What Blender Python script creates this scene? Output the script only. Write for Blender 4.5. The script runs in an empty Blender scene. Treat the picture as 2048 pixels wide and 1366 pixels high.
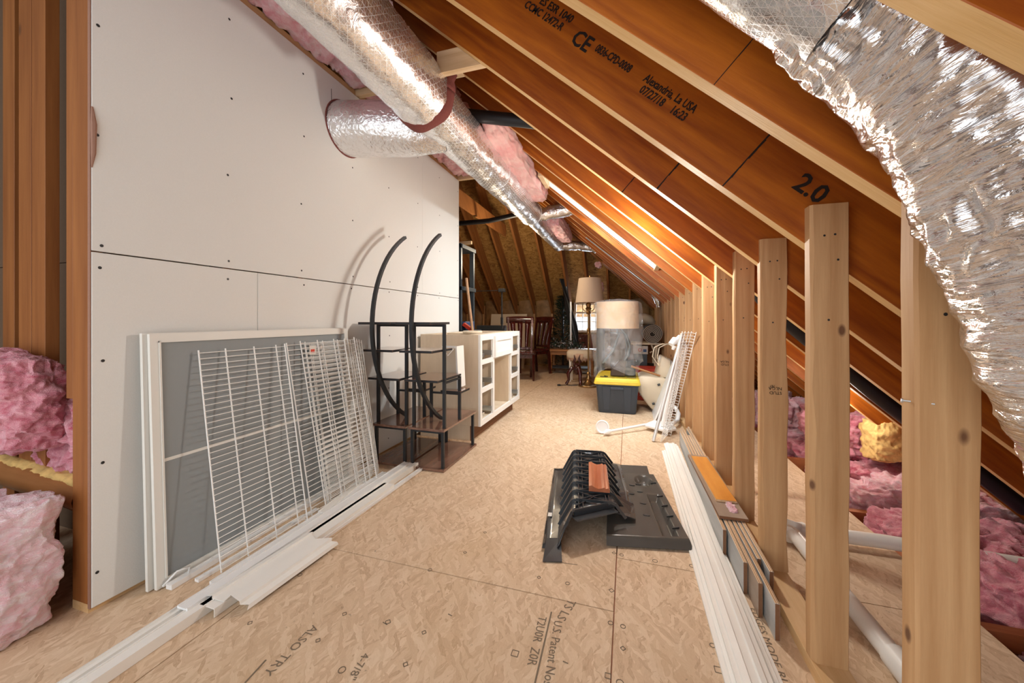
import bpy, bmesh, math, random
from mathutils import Vector, Matrix, noise, Euler
random.seed(7)
C = bpy.context.scene.collection
PI = math.pi
S = bpy.context.scene
# ---------------------------------------------------------------- camera
cam_d = bpy.data.cameras.new('camera'); cam = bpy.data.objects.new('camera', cam_d); C.objects.link(cam)
cam_d.sensor_width = 36.0; cam_d.sensor_fit = 'HORIZONTAL'; cam_d.lens = 745/2048*36
cam_d.shift_y = -43/2048; cam_d.clip_start = 0.05
THETA = math.atan(231/745)
cam.location = (0, 0, 1.02); cam.rotation_euler = (PI/2, 0, THETA)
S.camera = cam
# ---------------------------------------------------------------- world, lights, exposure
w = bpy.data.worlds.new('world'); S.world = w; w.use_nodes = True
bg = w.node_tree.nodes['Background']; bg.inputs[0].default_value = (0.86, 0.93, 1.0, 1); bg.inputs[1].default_value = 1.5
S.view_settings.view_transform = 'Standard'; S.view_settings.look = 'None'; S.view_settings.gamma = 1
S.view_settings.use_curve_mapping = False; S.view_settings.exposure = 0.25
def area(name, loc, aim, sx, sy, power, col):
    d = bpy.data.lights.new(name, 'AREA'); d.shape = 'RECTANGLE'; d.size = sx; d.size_y = sy; d.energy = power; d.color = col
    o = bpy.data.objects.new(name, d); C.objects.link(o); o.location = loc
    o.rotation_euler = (Vector(aim)-Vector(loc)).to_track_quat('-Z', 'Y').to_euler(); return o
def pt(name, loc, r, power, col):
    d = bpy.data.lights.new(name, 'POINT'); d.shadow_soft_size = r; d.energy = power; d.color = col
    o = bpy.data.objects.new(name, d); C.objects.link(o); o.location = loc; return o
area('fill_behind_camera', (-0.9, -1.1, 1.3), (-0.7, 2.5, 0.9), 2.6, 2.0, 15, (1, .97, .91))  # unseen fill added behind the camera for soft frontal light
area('skylight_daylight', (0.0, 3.58, 2.16), (-0.35, 3.5, 0.3), 1.0, 0.25, 95, (.90, .97, 1))
area('window_daylight', (-0.82, 8.5, 1.15), (-0.9, 5.5, 0.6), 0.5, 0.7, 30, (.8, .9, 1))
pt('key_light', (-0.04, 2.48, 1.44), 0.055, 40, (1, .95, .88))  # unseen source, placed where the rack shadows on the drywall point back
pt('far_fill_light', (-1.6, 5.2, 1.9), 0.12, 36, (1, .80, .56))  # unseen warm fill added to brighten the far rafters
pt('eave_light', (1.25, 2.9, 0.5), 0.08, 5, (1, .93, .85))  # point light with no lamp body, inside the eaves
# ---------------------------------------------------------------- material helpers
def new_mat(name):
    m = bpy.data.materials.new(name); m.use_nodes = True; nt = m.node_tree
    return m, nt, nt.nodes['Principled BSDF']
def flat(name, col, rough=.6, metal=0., bump=0., bscale=60., var=0.0, emit=None, coat=0.):
    m, nt, b = new_mat(name); N = nt.nodes; L = nt.links
    b.inputs['Base Color'].default_value = (*col, 1); b.inputs['Roughness'].default_value = rough; b.inputs['Metallic'].default_value = metal
    b.inputs['Coat Weight'].default_value = coat
    if bump or var:
        tc = N.new('ShaderNodeTexCoord'); n = N.new('ShaderNodeTexNoise'); n.inputs['Scale'].default_value = bscale; n.inputs['Detail'].default_value = 4
        L.new(tc.outputs['Object'], n.inputs['Vector'])
        if bump:
            bp = N.new('ShaderNodeBump'); bp.inputs['Strength'].default_value = bump; bp.inputs['Distance'].default_value = .01
            L.new(n.outputs['Fac'], bp.inputs['Height']); L.new(bp.outputs['Normal'], b.inputs['Normal'])
        if var:
            r = N.new('ShaderNodeValToRGB'); r.color_ramp.elements[0].position = .3; r.color_ramp.elements[1].position = .7
            r.color_ramp.elements[0].color = (*[c*(1-var) for c in col], 1); r.color_ramp.elements[1].color = (*[min(1, c*(1+var)) for c in col], 1)
            L.new(n.outputs['Fac'], r.inputs['Fac']); L.new(r.outputs['Color'], b.inputs['Base Color'])
    if emit: b.inputs['Emission Color'].default_value = (*emit[:3], 1); b.inputs['Emission Strength'].default_value = emit[3]
    return m
def wood(name, dark, light, rot=(0,0,0), grain=28., stretch=.06, rough=.62, knots=0.0, knotcol=(.09,.035,.012), fig=2.2, patch=None, patchcol=(.05,.03,.01)):
    """timber whose grain runs along local X before 'rot' turns it"""
    m, nt, b = new_mat(name); N = nt.nodes; L = nt.links
    tc = N.new('ShaderNodeTexCoord'); oi = N.new('ShaderNodeObjectInfo'); add = N.new('ShaderNodeVectorMath'); add.operation = 'ADD'
    sc = N.new('ShaderNodeVectorMath'); sc.operation = 'SCALE'; sc.inputs['Scale'].default_value = 13.0
    cmb = N.new('ShaderNodeCombineXYZ')
    for i in range(3): L.new(oi.outputs['Random'], cmb.inputs[i])
    L.new(cmb.outputs[0], sc.inputs[0]); 
    mp0 = N.new('ShaderNodeMapping'); mp0.vector_type = 'POINT'; mp0.inputs['Rotation'].default_value = rot
    L.new(tc.outputs['Object'], mp0.inputs[0]); L.new(mp0.outputs[0], add.inputs[0]); L.new(sc.outputs[0], add.inputs[1])
    mp = N.new('ShaderNodeMapping'); mp.inputs['Scale'].default_value = (stretch, 1, 1); L.new(add.outputs[0], mp.inputs[0])
    n0 = N.new('ShaderNodeTexNoise'); n0.inputs['Scale'].default_value = fig; n0.inputs['Detail'].default_value = 2; L.new(mp.outputs[0], n0.inputs['Vector'])
    mul = N.new('ShaderNodeMath'); mul.operation = 'MULTIPLY'; mul.inputs[1].default_value = 9.0; L.new(n0.outputs['Fac'], mul.inputs[0])
    fr = N.new('ShaderNodeMath'); fr.operation = 'PINGPONG'; fr.inputs[1].default_value = .5; L.new(mul.outputs[0], fr.inputs[0])
    n1 = N.new('ShaderNodeTexNoise'); n1.inputs['Scale'].default_value = grain*2; n1.inputs['Detail'].default_value = 5; n1.inputs['Roughness'].default_value = .65; L.new(mp.outputs[0], n1.inputs['Vector'])
    mx = N.new('ShaderNodeMix'); mx.data_type = 'FLOAT'; mx.inputs[0].default_value = .6; L.new(fr.outputs[0], mx.inputs[2]); L.new(n1.outputs['Fac'], mx.inputs[3])
    r = N.new('ShaderNodeValToRGB'); r.color_ramp.elements[0].position = .22; r.color_ramp.elements[1].position = .62
    r.color_ramp.elements[0].color = (*dark, 1); r.color_ramp.elements[1].color = (*light, 1)
    L.new(mx.outputs[0], r.inputs['Fac']); out = r.outputs['Color']
    if knots:
        v = N.new('ShaderNodeTexVoronoi'); v.inputs['Scale'].default_value = knots
        mk = N.new('ShaderNodeMapping'); mk.inputs['Scale'].default_value = (.55, 1, 1); L.new(add.outputs[0], mk.inputs[0]); L.new(mk.outputs[0], v.inputs['Vector'])
        rk = N.new('ShaderNodeValToRGB'); rk.color_ramp.elements[0].position = .05; rk.color_ramp.elements[1].position = .10
        rk.color_ramp.elements[0].color = (1, 1, 1, 1); rk.color_ramp.elements[1].color = (0, 0, 0, 1); L.new(v.outputs['Distance'], rk.inputs['Fac'])
        mm = N.new('ShaderNodeMix'); mm.data_type = 'RGBA'; L.new(rk.outputs['Color'], mm.inputs[0]); L.new(out, mm.inputs[6]); mm.inputs[7].default_value = (*knotcol, 1); out = mm.outputs[2]
    if patch:
        n2 = N.new('ShaderNodeTexNoise'); n2.inputs['Scale'].default_value = patch; n2.inputs['Detail'].default_value = 6; n2.inputs['Roughness'].default_value = .7
        mp2 = N.new('ShaderNodeMapping'); mp2.inputs['Scale'].default_value = (.5, 1, 1); L.new(add.outputs[0], mp2.inputs[0]); L.new(mp2.outputs[0], n2.inputs['Vector'])
        r2 = N.new('ShaderNodeValToRGB'); r2.color_ramp.elements[0].position = .6; r2.color_ramp.elements[1].position = .78
        r2.color_ramp.elements[0].color = (0, 0, 0, 1); r2.color_ramp.elements[1].color = (.75, .75, .75, 1); L.new(n2.outputs['Fac'], r2.inputs['Fac'])
        m2 = N.new('ShaderNodeMix'); m2.data_type = 'RGBA'; L.new(r2.outputs['Color'], m2.inputs[0]); L.new(out, m2.inputs[6]); m2.inputs[7].default_value = (*patchcol, 1); out = m2.outputs[2]
    L.new(out, b.inputs['Base Color']); b.inputs['Roughness'].default_value = rough
    bp = N.new('ShaderNodeBump'); bp.inputs['Strength'].default_value = .25; bp.inputs['Distance'].default_value = .004; L.new(n1.outputs['Fac'], bp.inputs['Height']); L.new(bp.outputs['Normal'], b.inputs['Normal'])
    return m
def osb(name, cols, rot=0.0, sc=1.0, stain=(.35,.2,.1), rxyz=None, dist=.10, asp=.26):
    """strand board: elongated wood strands laid in two main directions"""
    m, nt, b = new_mat(name); N = nt.nodes; L = nt.links
    tc = N.new('ShaderNodeTexCoord'); outs = []
    n0 = N.new('ShaderNodeTexNoise'); n0.inputs['Scale'].default_value = 7*sc; n0.inputs['Detail'].default_value = 2; L.new(tc.outputs['Object'], n0.inputs['Vector'])
    ds = N.new('ShaderNodeVectorMath'); ds.operation = 'SCALE'; ds.inputs['Scale'].default_value = dist; L.new(n0.outputs['Color'], ds.inputs[0])
    ad = N.new('ShaderNodeVectorMath'); ad.operation = 'ADD'; L.new(tc.outputs['Object'], ad.inputs[0]); L.new(ds.outputs[0], ad.inputs[1])
    for a, s_, in ((rot, 26), (rot+.55, 34), (rot-.6, 30)):
        mp = N.new('ShaderNodeMapping'); mp.inputs['Rotation'].default_value = (rxyz[0], rxyz[1], rxyz[2]+a-rot) if rxyz else (0, 0, a)
        mp2 = N.new('ShaderNodeMapping'); mp2.inputs['Scale'].default_value = (1.0, asp, 1.0)
        L.new(ad.outputs[0], mp.inputs[0]); L.new(mp.outputs[0], mp2.inputs[0])
        v = N.new('ShaderNodeTexVoronoi'); v.inputs['Scale'].default_value = s_*sc; L.new(mp2.outputs[0], v.inputs['Vector'])
        f = N.new('ShaderNodeTexNoise'); f.inputs['Scale'].default_value = 150*sc; f.inputs['Detail'].default_value = 3; L.new(mp2.outputs[0], f.inputs['Vector'])
        sp = N.new('ShaderNodeSeparateColor'); L.new(v.outputs['Color'], sp.inputs[0])
        mx = N.new('ShaderNodeMix'); mx.data_type = 'FLOAT'; mx.inputs[0].default_value = .45; L.new(sp.outputs[0], mx.inputs[2]); L.new(f.outputs['Fac'], mx.inputs[3])
        outs.append((mx.outputs[0], sp.outputs[1]))
    c1 = N.new('ShaderNodeMath'); c1.operation = 'GREATER_THAN'; c1.inputs[1].default_value = .62; L.new(outs[1][1], c1.inputs[0])
    m1 = N.new('ShaderNodeMix'); m1.data_type = 'FLOAT'; L.new(c1.outputs[0], m1.inputs[0]); L.new(outs[0][0], m1.inputs[2]); L.new(outs[1][0], m1.inputs[3])
    c2 = N.new('ShaderNodeMath'); c2.operation = 'GREATER_THAN'; c2.inputs[1].default_value = .68; L.new(outs[2][1], c2.inputs[0])
    m2 = N.new('ShaderNodeMix'); m2.data_type = 'FLOAT'; L.new(c2.outputs[0], m2.inputs[0]); L.new(m1.outputs[0], m2.inputs[2]); L.new(outs[2][0], m2.inputs[3])
    r = N.new('ShaderNodeValToRGB'); e = r.color_ramp.elements; e[0].position = .12; e[1].position = .85
    e[0].color = (*cols[0], 1); e[1].color = (*cols[3], 1)
    x = e.new(.3); x.color = (*cols[1], 1); x = e.new(.55); x.color = (*cols[2], 1)
    L.new(m2.outputs[0], r.inputs['Fac'])
    n3 = N.new('ShaderNodeTexNoise'); n3.inputs['Scale'].default_value = 2.4; n3.inputs['Detail'].default_value = 5; L.new(tc.outputs['Object'], n3.inputs['Vector'])
    r3 = N.new('ShaderNodeValToRGB'); r3.color_ramp.elements[0].position = .5; r3.color_ramp.elements[1].position = .8; r3.color_ramp.elements[0].color = (0,0,0,1); r3.color_ramp.elements[1].color = (.5,.5,.5,1)
    L.new(n3.outputs['Fac'], r3.inputs['Fac'])
    mc = N.new('ShaderNodeMix'); mc.data_type = 'RGBA'; L.new(r3.outputs['Color'], mc.inputs[0]); L.new(r.outputs['Color'], mc.inputs[6]); mc.inputs[7].default_value = (*stain, 1)
    # small dark flecks
    n4 = N.new('ShaderNodeTexNoise'); n4.inputs['Scale'].default_value = 42; n4.inputs['Detail'].default_value = 3; L.new(tc.outputs['Object'], n4.inputs['Vector'])
    r4 = N.new('ShaderNodeValToRGB'); r4.color_ramp.elements[0].position = .70; r4.color_ramp.elements[1].position = .78; r4.color_ramp.elements[0].color = (0,0,0,1); r4.color_ramp.elements[1].color = (.6,.6,.6,1)
    L.new(n4.outputs['Fac'], r4.inputs['Fac'])
    md = N.new('ShaderNodeMix'); md.data_type = 'RGBA'; L.new(r4.outputs['Color'], md.inputs[0]); L.new(mc.outputs[2], md.inputs[6]); md.inputs[7].default_value = (*[c*.25 for c in cols[1]], 1)
    L.new(md.outputs[2], b.inputs['Base Color']); b.inputs['Roughness'].default_value = .75
    bp = N.new('ShaderNodeBump'); bp.inputs['Strength'].default_value = .25; bp.inputs['Distance'].default_value = .004; L.new(m2.outputs[0], bp.inputs['Height']); L.new(bp.outputs['Normal'], b.inputs['Normal'])
    return m
def fluff(name, c1, c2, sc=14, bs=130):
    m, nt, b = new_mat(name); N = nt.nodes; L = nt.links
    tc = N.new('ShaderNodeTexCoord'); n = N.new('ShaderNodeTexNoise'); n.inputs['Scale'].default_value = sc; n.inputs['Detail'].default_value = 6; n.inputs['Roughness'].default_value = .7
    n.inputs['Distortion'].default_value = .8
    mp = N.new('ShaderNodeMapping'); mp.inputs['Scale'].default_value = (1, 1, 2.2); L.new(tc.outputs['Object'], mp.inputs[0]); L.new(mp.outputs[0], n.inputs['Vector'])
    r = N.new('ShaderNodeValToRGB'); r.color_ramp.elements[0].position = .35; r.color_ramp.elements[1].position = .62
    r.color_ramp.elements[0].color = (*c1, 1); r.color_ramp.elements[1].color = (*c2, 1); L.new(n.outputs['Fac'], r.inputs['Fac']); L.new(r.outputs['Color'], b.inputs['Base Color'])
    n2 = N.new('ShaderNodeTexNoise'); n2.inputs['Scale'].default_value = bs; n2.inputs['Detail'].default_value = 5; n2.inputs['Distortion'].default_value = 1.5; L.new(mp.outputs[0], n2.inputs['Vector'])
    bp = N.new('ShaderNodeBump'); bp.inputs['Strength'].default_value = .8; bp.inputs['Distance'].default_value = .012; L.new(n2.outputs['Fac'], bp.inputs['Height']); L.new(bp.outputs['Normal'], b.inputs['Normal'])
    b.inputs['Roughness'].default_value = 1; b.inputs['Subsurface Weight'].default_value = .25; b.inputs['Subsurface Radius'].default_value = (.05, .02, .03); b.inputs['Subsurface Scale'].default_value = .5
    b.inputs['Sheen Weight'].default_value = .3
    return m
def foil(name, rough=.25, scrim=True, crum=.6, cs=24., col=(.87,.87,.88), su=22, sv=60., uvn=None):
    m, nt, b = new_mat(name); N = nt.nodes; L = nt.links
    b.inputs['Base Color'].default_value = (*col, 1); b.inputs['Metallic'].default_value = .92; b.inputs['Roughness'].default_value = rough
    tc = N.new('ShaderNodeTexCoord'); n = N.new('ShaderNodeTexNoise'); n.inputs['Scale'].default_value = cs; n.inputs['Detail'].default_value = 5; n.inputs['Distortion'].default_value = 1.2
    if uvn:
        uvm = N.new('ShaderNodeUVMap'); mpu = N.new('ShaderNodeMapping'); mpu.inputs['Scale'].default_value = (*uvn, 1); L.new(uvm.outputs[0], mpu.inputs[0]); L.new(mpu.outputs[0], n.inputs['Vector']); n.inputs['Distortion'].default_value = .5
    else: L.new(tc.outputs['Object'], n.inputs['Vector'])
    bp = N.new('ShaderNodeBump'); bp.inputs['Strength'].default_value = crum; bp.inputs['Distance'].default_value = .02; L.new(n.outputs['Fac'], bp.inputs['Height']); last = bp
    if scrim:
        uv = N.new('ShaderNodeUVMap'); sx = N.new('ShaderNodeSeparateXYZ'); L.new(uv.outputs[0], sx.inputs[0]); ms = []
        for a, c in ((su, 0), (0, sv), (su*.6, sv*.35), (su*.6, -sv*.35)):
            p = N.new('ShaderNodeMath'); p.operation = 'MULTIPLY'; p.inputs[1].default_value = a; L.new(sx.outputs[0], p.inputs[0])
            q = N.new('ShaderNodeMath'); q.operation = 'MULTIPLY_ADD'; q.inputs[1].default_value = c; L.new(sx.outputs[1], q.inputs[0]); L.new(p.outputs[0], q.inputs[2])
            f = N.new('ShaderNodeMath'); f.operation = 'FRACT'; L.new(q.outputs[0], f.inputs[0])
            g = N.new('ShaderNodeMath'); g.operation = 'LESS_THAN'; g.inputs[1].default_value = .07; L.new(f.outputs[0], g.inputs[0]); ms.append(g)
        a_ = ms[0].outputs[0]
        for g in ms[1:]:
            k = N.new('ShaderNodeMath'); k.operation = 'MAXIMUM'; L.new(a_, k.inputs[0]); L.new(g.outputs[0], k.inputs[1]); a_ = k.outputs[0]
        b2 = N.new('ShaderNodeBump'); b2.inputs['Strength'].default_value = .3; b2.inputs['Distance'].default_value = .003; L.new(a_, b2.inputs['Height']); L.new(bp.outputs['Normal'], b2.inputs['Normal']); last = b2
        rr = N.new('ShaderNodeMath'); rr.operation = 'MULTIPLY_ADD'; rr.inputs[1].default_value = .25; rr.inputs[2].default_value = rough; L.new(a_, rr.inputs[0]); L.new(rr.outputs[0], b.inputs['Roughness'])
    L.new(last.outputs['Normal'], b.inputs['Normal'])
    return m
def clear_film(name, tint=(.85,.9,.95), alpha=.22, rough=.2, cloudy=True):
    m, nt, b = new_mat(name); N = nt.nodes; L = nt.links
    b.inputs['Base Color'].default_value = (*tint, 1); b.inputs['Roughness'].default_value = rough
    tr = N.new('ShaderNodeBsdfTransparent'); mx = N.new('ShaderNodeMixShader'); mx.inputs[0].default_value = alpha
    n = N.new('ShaderNodeTexNoise'); n.inputs['Scale'].default_value = 9; n.inputs['Detail'].default_value = 4; n.inputs['Distortion'].default_value = 2; tc = N.new('ShaderNodeTexCoord'); L.new(tc.outputs['Object'], n.inputs['Vector'])
    r = N.new('ShaderNodeMapRange'); r.inputs[1].default_value = .35; r.inputs[2].default_value = .75; r.inputs[3].default_value = alpha*.6; r.inputs[4].default_value = min(1, alpha*1.8); L.new(n.outputs['Fac'], r.inputs[0])
    if cloudy: L.new(r.outputs[0], mx.inputs[0])
    L.new(tr.outputs[0], mx.inputs[1]); L.new(b.outputs[0], mx.inputs[2]); L.new(mx.outputs[0], N['Material Output'].inputs[0])
    return m
SL = math.atan(.885)
M = {}
def mk():
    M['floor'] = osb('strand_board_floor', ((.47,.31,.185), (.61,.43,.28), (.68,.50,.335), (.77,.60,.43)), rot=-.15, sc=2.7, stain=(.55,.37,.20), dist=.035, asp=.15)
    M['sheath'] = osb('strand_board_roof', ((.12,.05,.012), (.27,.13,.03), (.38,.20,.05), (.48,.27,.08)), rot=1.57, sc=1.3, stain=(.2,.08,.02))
    M['rafter'] = wood('laminated_rafter', (.27,.055,.003), (.52,.145,.008), rot=(0, -SL, 0), grain=22, stretch=.09, fig=5., patch=2.2, patchcol=(.12,.025,.003), rough=.5)
    M['rafter_edge'] = wood('rafter_edge', (.66,.39,.14), (.82,.56,.27), rot=(0, -SL, 0), grain=60, stretch=.05, rough=.6)
    M['rafter_far'] = wood('far_rafter', (.24,.085,.02), (.42,.17,.045), rot=(SL, 0, PI/2), grain=30, stretch=.08)
    M['stud'] = wood('stud_timber', (.45,.235,.095), (.64,.39,.19), rot=(0, PI/2, 0), grain=24, stretch=.05, knots=9., fig=4., knotcol=(.16,.07,.03))
    M['stud_shaded'] = wood('shaded_stud', (.22,.07,.014), (.34,.125,.03), rot=(0, PI/2, 0), grain=20, stretch=.05, knots=4.5, fig=3.)  # timber colour lowered to carry the dimness of the closet
    M['plate'] = wood('plate_timber', (.58,.34,.14), (.76,.52,.28), rot=(0, 0, PI/2), grain=24, stretch=.05, knots=3.)
    M['joist'] = wood('joist_timber', (.34,.10,.03), (.5,.18,.06), grain=20, stretch=.08)
    M['lightwood'] = wood('light_timber', (.58,.38,.2), (.8,.6,.38), grain=24, stretch=.05, knots=4.)
    M['drywall'] = flat('drywall_paper', (.76,.76,.73), .85, bump=.06, bscale=260, var=.015)
    M['drywall_back'] = flat('drywall_back', (.16,.10,.06), .9, var=.05)
    M['gyp'] = flat('gypsum_edge', (.30,.16,.11), .9, bump=.3)
    M['dark'] = flat('screw_black', (.02,.02,.02), .5)
    M['ink'] = flat('printed_ink', (.012,.006,.004), .8)
    M['faint_ink'] = flat('faint_ink', (.20,.15,.10), .8)
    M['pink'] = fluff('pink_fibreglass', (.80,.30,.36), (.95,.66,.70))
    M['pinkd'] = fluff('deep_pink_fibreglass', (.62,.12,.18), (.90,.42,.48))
    M['pink_lit'] = fluff('lit_fibreglass', (.88,.48,.53), (.97,.80,.82)); M['salmon'] = fluff('salmon_fibreglass', (.85,.36,.34), (.95,.60,.55), sc=6)  # first one is the pink lightened to carry bright light on the near batt
    M['foil'] = foil('scrim_foil', .24, True, .22, 20., su=46, sv=70.); M['foil2'] = foil('crumpled_foil', .22, False, .45, 34.); M['foilg'] = foil('scrim_foil_near', .2, True, .2, 20., su=84, sv=104.); M['foil4'] = foil('wrinkled_foil', .13, False, .6, 3., (.80,.80,.82), uvn=(5., 26.)); M['foil3'] = foil('dark_foil', .3, False, .6, 18., (.75,.75,.77))
    M['mauve'] = flat('duct_liner', (.20,.05,.04), .9, bump=.5)
    M['white'] = flat('white_plastic', (.84,.84,.83), .38); M['whitep'] = flat('white_paint', (.85,.84,.81), .5)
    M['primed'] = flat('primed_trim', (.86,.84,.79), .45, var=.02, bscale=8)
    M['wire'] = flat('coated_wire', (.85,.84,.81), .35)
    M['screen'] = clear_film('insect_screen', (.40,.435,.445), .62, .6, False)
    M['screenframe'] = flat('screen_frame', (.78,.77,.72), .4)
    M['blackmetal'] = flat('black_metal', (.025,.027,.03), .42, .3)
    M['walnut'] = wood('walnut_board', (.13,.055,.035), (.30,.16,.11), rot=(0,0,PI/2), grain=14, stretch=.12, rough=.14)
    M['birch'] = wood('birch_ply', (.62,.50,.36), (.74,.62,.47), rot=(0, PI/2, 0), grain=12, stretch=.2, fig=1.)
    M['steel'] = flat('slide_steel', (.62,.66,.68), .28, .9)
    M['cherry'] = wood('cherry_finish', (.03,.004,.004), (.09,.012,.010), rot=(0, PI/2, 0), grain=12, stretch=.1, rough=.22)
    M['pine'] = wood('honey_pine', (.30,.12,.035), (.48,.22,.08), grain=12, stretch=.1, rough=.4)
    M['brass'] = flat('aged_brass', (.42,.27,.12), .32, .9)
    M['shade'] = flat('linen_shade', (.62,.48,.36), .85, bump=.15, bscale=200)
    M['shade2'] = flat('cream_shade', (.74,.53,.33), .85, bump=.15, bscale=200)
    M['film'] = clear_film('plastic_bag_film', (.92,.96,1.), .16, .15)
    M['lampmetal'] = flat('grey_lamp_metal', (.16,.18,.18), .4, .7); M['lampbase'] = flat('dark_lamp_base', (.06,.035,.025), .45)
    M['tote'] = flat('slate_plastic', (.036,.048,.066), .45, bump=.05); M['yellow'] = flat('yellow_plastic', (.82,.62,.06), .4)
    M['red'] = flat('red_carton', (.62,.05,.025), .5); M['carton'] = flat('pale_carton', (.62,.60,.58), .7)
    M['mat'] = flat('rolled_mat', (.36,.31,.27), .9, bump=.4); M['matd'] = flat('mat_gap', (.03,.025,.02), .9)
    M['cream'] = flat('cream_plastic', (.72,.62,.47), .4); M['creamcloth'] = flat('cream_cloth', (.74,.62,.46), .9, bump=.3, bscale=20)
    M['blackp'] = flat('black_plastic', (.035,.039,.044), .27, bump=.05, bscale=12, coat=.5); M['greyp'] = flat('grey_black_plastic', (.085,.08,.072), .22, bump=.12, bscale=8)
    M['mould'] = wood('cherry_moulding', (.42,.13,.06), (.56,.20,.10), rot=(0,0,PI/2), grain=14, stretch=.1, rough=.22)
    M['orangeply'] = wood('orange_plank', (.58,.22,.03), (.74,.34,.07), rot=(0,0,PI/2), grain=14, stretch=.2, rough=.35)
    M['greyface'] = wood('grey_laminate', (.36,.36,.35), (.56,.55,.53), rot=(0,0,PI/2), grain=12, stretch=.1, rough=.5)
    M['greyface2'] = wood('grey_brown_plank', (.26,.19,.14), (.40,.31,.24), rot=(0,0,PI/2), grain=12, stretch=.1, rough=.5)
    M['plyedge'] = wood('ply_edge', (.60,.38,.20), (.85,.66,.45), rot=(0,0,PI/2), grain=40, stretch=.05)
    M['plydark'] = flat('ply_end', (.20,.09,.04), .8, bump=.3)
    M['pvc'] = flat('pvc_pipe', (.80,.78,.73), .3); M['blackpipe'] = flat('black_pipe', (.006,.006,.008), .5)
    M['leaf'] = flat('dark_foliage', (.012,.035,.018), .7); M['leafw'] = flat('frosted_leaf', (.42,.42,.46), .6); M['leafb'] = flat('dull_red_leaf', (.22,.09,.07), .7)
    M['kraft'] = flat('kraft_facing', (.30,.17,.07), .6, bump=1.0, bscale=9, var=.3)
    M['fringe'] = flat('fringed_fabric', (.62,.42,.30), .95, bump=.5, bscale=60)
    M['racksteel'] = flat('slate_steel', (.06,.08,.10), .45, .3); M['blue'] = flat('blue_item', (.04,.10,.25), .5)
    M['pole'] = wood('broom_handle', (.60,.34,.18), (.78,.50,.30), rot=(0, PI/2, 0)); M['paper'] = flat('paper_print', (.75,.72,.66), .7)
    M['glass'] = clear_film('window_glass', (.9,.95,1), .08, .05, False)
    M['drape'] = flat('window_cloth', (.30,.12,.09), .9); M['greyvinyl'] = flat('dark_vinyl', (.03,.035,.04), .35)
    M['burlap'] = flat('yellow_foam', (.70,.46,.16), .9, bump=.8, bscale=30, var=.2)
    M['alu'] = flat('aluminium_pole', (.75,.75,.74), .3, .5)
mk()
for k_, rg_ in (('walnut', .10), ('cherry', .12)): M[k_].node_tree.nodes['Principled BSDF'].inputs['Coat Weight'].default_value = .7; M[k_].node_tree.nodes['Principled BSDF'].inputs['Coat Roughness'].default_value = rg_
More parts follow.
